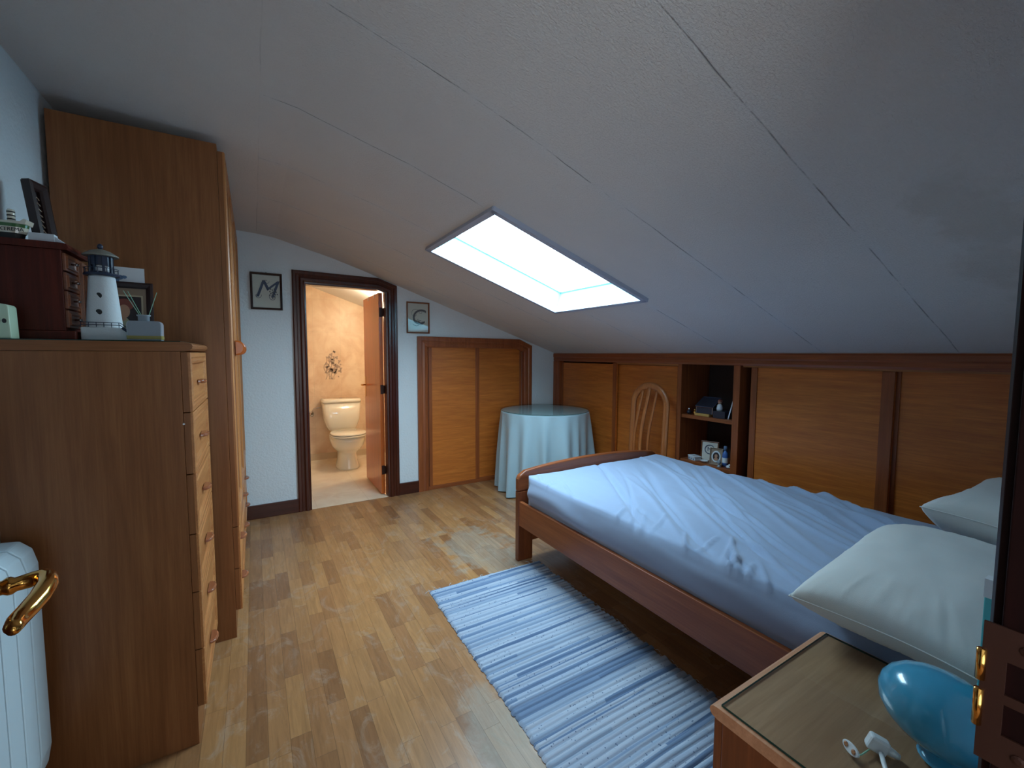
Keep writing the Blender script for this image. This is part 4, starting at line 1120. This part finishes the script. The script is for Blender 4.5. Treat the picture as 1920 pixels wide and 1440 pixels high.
# ------------------------------------------------------------------ nightstand
NX0, NX1, NY0, NY1, NZ = .935, 1.484, .165, .607, .55
ns = thing('nightstand', 'wooden nightstand with glass plate on top next to the pillow', 'nightstand', (1.21, .4, 0))
m = MB(); m.box(NX0+.006, NX1-.006, NY0, NY1-.03, 0, NZ-.033); m.build('body', 'bed_z', ns, bevel=.002)
m = MB()
pr = [(NY0, NZ-.032), (NY1-.02, NZ-.032), (NY1-.006, NZ-.028), (NY1, NZ-.018), (NY1-.002, NZ-.010), (NY1-.010, NZ-.004), (NY1-.022, NZ-.002), (NY0, NZ-.002)]
m.prism([(a, b) for a, b in pr], 'x', NX0, NX1); m.build('top', 'ns_top', ns)
m = MB(); m.box(NX0+.012, NX1-.012, NY0+.005, NY1-.024, NZ-.0015, NZ+.0035); m.build('glass_plate', 'tableglass', ns)
m = MB(); m.sweep([(NX0+.012, NY0+.005), (NX0+.012, NY1-.024), (NX1-.012, NY1-.024), (NX1-.012, NY0+.005)], [(0, 0), (-.0008, 0), (-.0008, .005), (0, .005)], lambda u, v, d: (u, v, NZ-.0015+d), closed=True); m.build('glass_edge', 'glassedge', ns)
for z0, z1 in ((.36, .512), (.205, .355), (.05, .20)):
    m = MB(); m.box(NX0+.008, NX1-.008, NY1-.0295, NY1-.008, z0, z1); d = m.build('drawer', 'bed_z', ns, bevel=.002)
    m = MB(); m.ell(((NX0+NX1)/2, NY1-.002, (z0+z1)/2), (.04, .012, .008), 16, 8); m.build('pull', 'knobwood', d, smooth=True)

# lamp -------------------------------------------------------------
lp = thing('table_lamp', 'glossy turquoise dome table lamp on the nightstand', 'lamp', (1.20, .28, NZ+.0036))
LB = Vector((1.215, .25, NZ+.0036))
TM = Matrix.Translation((1.225, .268, .640)) @ Matrix.Rotation(R(-25), 4, 'Z') @ Matrix.Rotation(R(22), 4, 'Y') @ Matrix.Diagonal((1, 1, 1.12, 1))
m = MB()
prof = [(.040, -.062), (.055, -.058), (.078, -.046), (.098, -.026), (.108, -.002), (.107, .018), (.098, .038), (.080, .056), (.055, .069), (.028, .076), (.002, .078)]
m.lathe(prof, seg=48, Mx=TM); m.build('shade', 'lamp', lp, smooth=True)
m = MB(); m.lathe([(.048, 0), (.050, .004), (.046, .009), (.034, .016), (.026, .028), (.022, .045), (.026, .060), (.034, .072)], LB, 32); m.build('base', 'lamp', lp, smooth=True)
# electric plug and charging puck
pg = thing('power_plug', 'white mains plug with cable lying against the turquoise lamp', 'plug', (1.105, .32, NZ+.0036))
z_ = NZ+.0036
PM = Matrix.Translation((1.118, .338, z_+.017)) @ Matrix.Rotation(R(-55), 4, 'Z') @ Matrix.Rotation(R(20), 4, 'Y')
m = MB(); m.box(-.018, .018, -.011, .011, -.016, .016, PM); m.build('body', 'plugwhite', pg, bevel=.005)
m = MB(); m.tube([PM @ Vector((.016, 0, 0)), PM @ Vector((.030, 0, -.001)), PM @ Vector((.040, 0, -.002))], [.010, .008, .006], 12); m.build('collar', 'plugwhite', pg, smooth=True)
m = MB(); m.tube([(1.105, .327, z_+.012), (1.085, .315, z_+.006), (1.06, .30, z_+.005), (1.03, .27, z_+.005), (1.0, .23, z_+.005)], .0045, 8); m.build('cable', 'plugwhite', pg, smooth=True)
pk = thing('charging_puck', 'small white oval charger with two metal contacts and thin wire', 'charger', (1.055, .365, z_))
KM = Matrix.Translation((1.060, .366, z_+.003)) @ Matrix.Rotation(R(-62), 4, 'Z') @ Matrix.Rotation(R(58), 4, 'X')
m = MB(); m.prism([(.020*math.cos(a)+(.0 if 0 else 0), .011+.010*math.sin(a)) for a in [2*math.pi*q/28 for q in range(28)]], 'z', 0, .005, Matrix.Translation((1.062, .366, z_+.0)) @ Matrix.Rotation(R(-120), 4, 'Z') @ Matrix.Rotation(R(65), 4, 'X'))
m.build('body', 'plugwhite', pk, bevel=.001)
QM = Matrix.Translation((1.062, .366, z_)) @ Matrix.Rotation(R(-120), 4, 'Z') @ Matrix.Rotation(R(65), 4, 'X')
for a in (-.010, .010):
    m = MB(); m.lathe([(.0052, .005), (.0052, .0062), (.003, .0066)], (a, .011, 0), 14, QM); m.build('contact', 'chrome', pk)
m = MB(); m.tube([(1.058, .360, z_+.004), (1.075, .350, z_+.0035), (1.10, .347, z_+.004), (1.118, .345, z_+.004)], .0016, 6); m.build('wire', 'reed', pk, smooth=True)
# tall teal folder
fo = thing('teal_folder', 'teal folder standing upright on the nightstand beside the door jamb', 'folder', (1.365, .2, z_))
m = MB(); m.box(1.352, 1.377, .168, .245, z_, .915); m.build('cover', 'teal', fo, bevel=.002)
m = MB(); m.box(1.3505, 1.3785, .19, .246, .875, .9165); m.build('label_tab', 'paper', fo)

# ------------------------------------------------------------------ shelf ornaments
Z1, Z2 = .9032, .5222
SX = KX
o = thing('perfume_bottle', 'tiny round dark glass bottle at the left of upper shelf', 'bottle', (3.13, 2.30, Z1), 'tiny bottles on the upper shelf')
m = MB(); m.ell((3.13, 2.318, Z1+.018), (.018, .018, .018), 16, 10); m.build('body', 'bookdark', o, smooth=True)
m = MB(); m.ell((3.13, 2.318, Z1+.044), (.011, .011, .011), 12, 8); m.build('stopper', 'chrome', o, smooth=True)
o = thing('perfume_bottle', 'tiny golden round bottle beside the gold box on upper shelf', 'bottle', (3.13, 2.25, Z1), 'tiny bottles on the upper shelf')
m = MB(); m.ell((3.13, 2.262, Z1+.017), (.015, .015, .017), 16, 10); m.build('body', 'brass', o, smooth=True)
m = MB(); m.ell((3.13, 2.262, Z1+.041), (.010, .010, .010), 12, 8); m.build('stopper', 'brass', o, smooth=True)
m = MB(); m.box(3.10, 3.20, 2.115, 2.245, Z1, Z1+.022); tag(m.build('gold_box', 'gold', origin=(3.15, 2.18, Z1), bevel=.002), 'flat golden box under the glass casket on the upper shelf', 'box')
o = thing('glass_casket', 'dark glass casket with sloping lid on the upper shelf', 'jewellery box', (3.16, 2.17, Z1+.022))
zz = Z1+.0225
m = MB(); m.box(3.11, 3.22, 2.09, 2.235, zz, zz+.05); m.build('body', 'bookdark', o, bevel=.002)
m = MB()
for y in (2.09, 2.235):
    for x in (3.11, 3.22): m.tube([(x, y, zz), (x, y, zz+.055)], .003, 6)
for (p, q) in (((3.108, 2.088), (3.108, 2.237)), ((3.222, 2.088), (3.222, 2.237)), ((3.108, 2.088), (3.222, 2.088)), ((3.108, 2.237), (3.222, 2.237))): m.tube([(p[0], p[1], zz+.053), (q[0], q[1], zz+.053)], .003, 6)
m.build('metal_edge', 'chrome', o)
m = MB(); m.prism([(3.105, zz+.056), (3.21, zz+.125), (3.213, zz+.121), (3.109, zz+.053)], 'y', 2.085, 2.24, None); ld = m.build('lid', 'bookdark', o)
m = MB(); m.tube([(3.104, 2.085, zz+.057), (3.104, 2.24, zz+.057), (3.210, 2.24, zz+.127), (3.210, 2.085, zz+.127)], .0025, 6, closed=True); m.build('lid_edge', 'threadblue', ld)
m = MB(); m.box(3.11, 3.23, 1.985, 2.085, Z1, Z1+.055); tag(m.build('dark_box', 'bookdark', origin=(3.17, 2.03, Z1), bevel=.002), 'dark box right of the glass casket on the upper shelf', 'box')
o = thing('doll_figurine', 'small white and pink figurine standing on the dark box', 'figurine', (3.16, 2.04, Z1+.0555))
m = MB(); m.lathe([(.022, 0), (.024, .02), (.018, .045), (.008, .055)], (3.15, 2.055, Z1+.0555), 16); m.build('body', 'porcelain', o, smooth=True)
m = MB(); m.ell((3.15, 2.055, Z1+.0555+.068), (.015, .015, .016), 14, 10); m.build('head', 'skin', o, smooth=True)
m = MB(); m.ell((3.153, 2.055, Z1+.0555+.076), (.017, .017, .014), 14, 8); m.build('hair', 'hair', o, smooth=True)
o = thing('photo_frame', 'dark thin photo frame leaning on the right side of upper shelf', 'photo frame', (3.15, 1.94, Z1))
m = MB(); Mx = Matrix.Translation((3.13, 1.972, Z1+.001)) @ Matrix.Rotation(R(14), 4, 'X')
m.box(0, .16, -.006, .0, 0, .225, Mx); m.build('panel', 'bookdark', o)
m = MB(); m.box(-.002, .0, -.007, .001, 0, .225, Mx); m.build('edge', 'paper', o)
# lower shelf
t, Mx = picframe('photo_frame', 'small square frame with embroidered circle on the lower shelf', 'photo frame', Matrix.Translation((3.20, 2.165, Z2)) @ Matrix.Rotation(R(-68), 4, 'Z') @ Matrix.Rotation(R(-8), 4, 'X'), .135, .165, .009, .008, 'woodframe', 'linenmat', glass=False)
m = MB(); m.tube([Mx @ Vector((.036*math.cos(a), -.004, .098+.036*math.sin(a))) for a in [2*math.pi*q/24 for q in range(24)]], .0035, 5, closed=True); m.build('wreath', 'threadblue', t)
text('letter', 'M', .05, Mx @ Matrix.Translation((0, -.003, .098)) @ Matrix.Rotation(R(90), 4, 'X'), 'threadblue', t)
t, Mx = picframe('photo_frame', 'small brown frame with an oval portrait on the lower shelf', 'photo frame', Matrix.Translation((3.135, 2.062, Z2)) @ Matrix.Rotation(R(-70), 4, 'Z') @ Matrix.Rotation(R(-8), 4, 'X'), .095, .135, .008, .008, 'photo_mat', 'photo_mat', glass=False)
m = MB(); disc(m, Mx, 0, .068, .034, .046, .0045); q_ = m.build('oval_mat', 'paper', t)
m = MB(); disc(m, Mx, 0, .068, .025, .034, .0055); q_ = m.build('photo', 'photo_dark', t)
m = MB(); disc(m, Mx, 0, .072, .011, .015, .0065); disc(m, Mx, 0, .048, .015, .012, .006); m.build('face', 'skin', q_)
o = thing('porcelain_box', 'small blue and white porcelain box at the left of the lower shelf', 'box', (3.14, 2.27, Z2))
Bm = Matrix.Translation((3.145, 2.262, Z2)) @ Matrix.Rotation(R(-20), 4, 'Z')
m = MB(); m.box(-.03, .03, -.045, .045, 0, .025, Bm); m.build('body', 'porcelain', o, bevel=.003)
m = MB(); m.box(-.033, .033, -.048, .048, .0255, .037, Bm); m.build('lid', 'porcelain', o, bevel=.004)
m = MB()
for y in (-.03, 0, .03): m.box(-.0308, -.0300, y-.008, y+.008, .006, .018, Bm)
m.build('pattern', 'bluegrey', o)
m = MB(); m.lathe([(.012, 0), (.018, .004), (.032, .014), (.034, .016), (.030, .014), (.014, .006)], (3.135, 2.165, Z2), 20); tag(m.build('trinket_dish', 'porcelain', origin=(3.135, 2.165, Z2), smooth=True), 'small white dish in front of the embroidered circle frame', 'dish')
o = thing('water_bottle', 'blue translucent spray bottle at the right of the lower shelf', 'bottle', (3.165, 2.002, Z2))
m = MB(); m.lathe([(.019, 0), (.022, .006), (.022, .09), (.018, .108), (.010, .118), (.010, .128)], (3.165, 2.002, Z2), 20); m.build('body', 'bottleblue', o, smooth=True)
m = MB(); m.lathe([(.0225, .03), (.0225, .07)], (3.165, 2.002, Z2), 20); m.build('label', 'paper', o)
m = MB(); m.lathe([(.013, .1285), (.013, .155), (.010, .160)], (3.165, 2.002, Z2), 16); m.build('cap', 'bluegrey', o, smooth=True)
o = thing('glass_figurine', 'small clear glass ornament in front of the oval portrait', 'ornament', (3.112, 2.03, Z2))
m = MB(); m.lathe([(.016, 0), (.014, .006), (.005, .012), (.006, .022), (.018, .034), (.014, .046), (.004, .052)], (3.106, 2.015, Z2), 16); m.build('body', 'frost', o, smooth=True)
o = thing('figurine', 'tiny pale animal figurine at the right front of the lower shelf', 'figurine', (3.12, 1.945, Z2))
m = MB(); m.ell((3.118, 1.945, Z2+.014), (.012, .018, .013), 14, 8); m.ell((3.114, 1.932, Z2+.030), (.009, .009, .010), 12, 8); m.build('body', 'porcelain', o, smooth=True)

# ------------------------------------------------------------------ light
w = bpy.data.worlds.new('sky'); sc.world = w; w.use_nodes = True; nt = w.node_tree
bg = nt.nodes['Background']
t = nt.nodes.new('ShaderNodeTexCoord'); nz = nt.nodes.new('ShaderNodeTexNoise'); nz.inputs['Scale'].default_value = 1.2
nt.links.new(t.outputs['Generated'], nz.inputs['Vector'])
nt.links.new(mix(nt, nz.outputs['Fac'], (.62, .84, 1.0, 1), (.74, .9, 1.0, 1)), bg.inputs['Color'])
bg.inputs['Strength'].default_value = 18.0
# daylight portal lying in the skylight opening
def area(name, loc, sx, sy, power, col, rot=None, portal=False):
    l = bpy.data.lights.new(name, 'AREA'); l.shape = 'RECTANGLE'; l.size = sx; l.size_y = sy; l.energy = power; l.color = col
    o = bpy.data.objects.new(name, l); C.objects.link(o)
    if rot is not None: o.matrix_world = rot
    o.location = loc
    if portal: l.cycles.is_portal = True
    return o
pm = SKM @ Matrix.Translation((0, 0, .19))
a = area('sky_portal', pm.to_translation(), 2*hu, 2*hv, 1, (1, 1, 1), pm, True)
def bulb(name, loc, power, col, r=.08):
    l = bpy.data.lights.new(name, 'POINT'); l.energy = power; l.color = col; l.shadow_soft_size = r
    o = bpy.data.objects.new(name, l); C.objects.link(o); o.location = loc; return o
bulb('bathroom_bulb', (1.25, 4.95, 1.9), 19, (1.0, .81, .54), .08)
hf_ = Matrix.Translation((.0, -1.5, 1.3)) @ Matrix.Rotation(R(-8), 4, 'Z') @ Matrix.Rotation(R(96), 4, 'X')
hb = area('hall_fill_light', (.0, -1.5, 1.3), 2.2, 1.6, 34, (.80, .92, 1.0), hf_)  # added fill light behind the camera; the hall has no window here
sc.view_settings.view_transform = 'Standard'; sc.view_settings.look = 'None'; sc.view_settings.gamma = 1
sc.view_settings.use_curve_mapping = False
sc.view_settings.exposure = 0.45
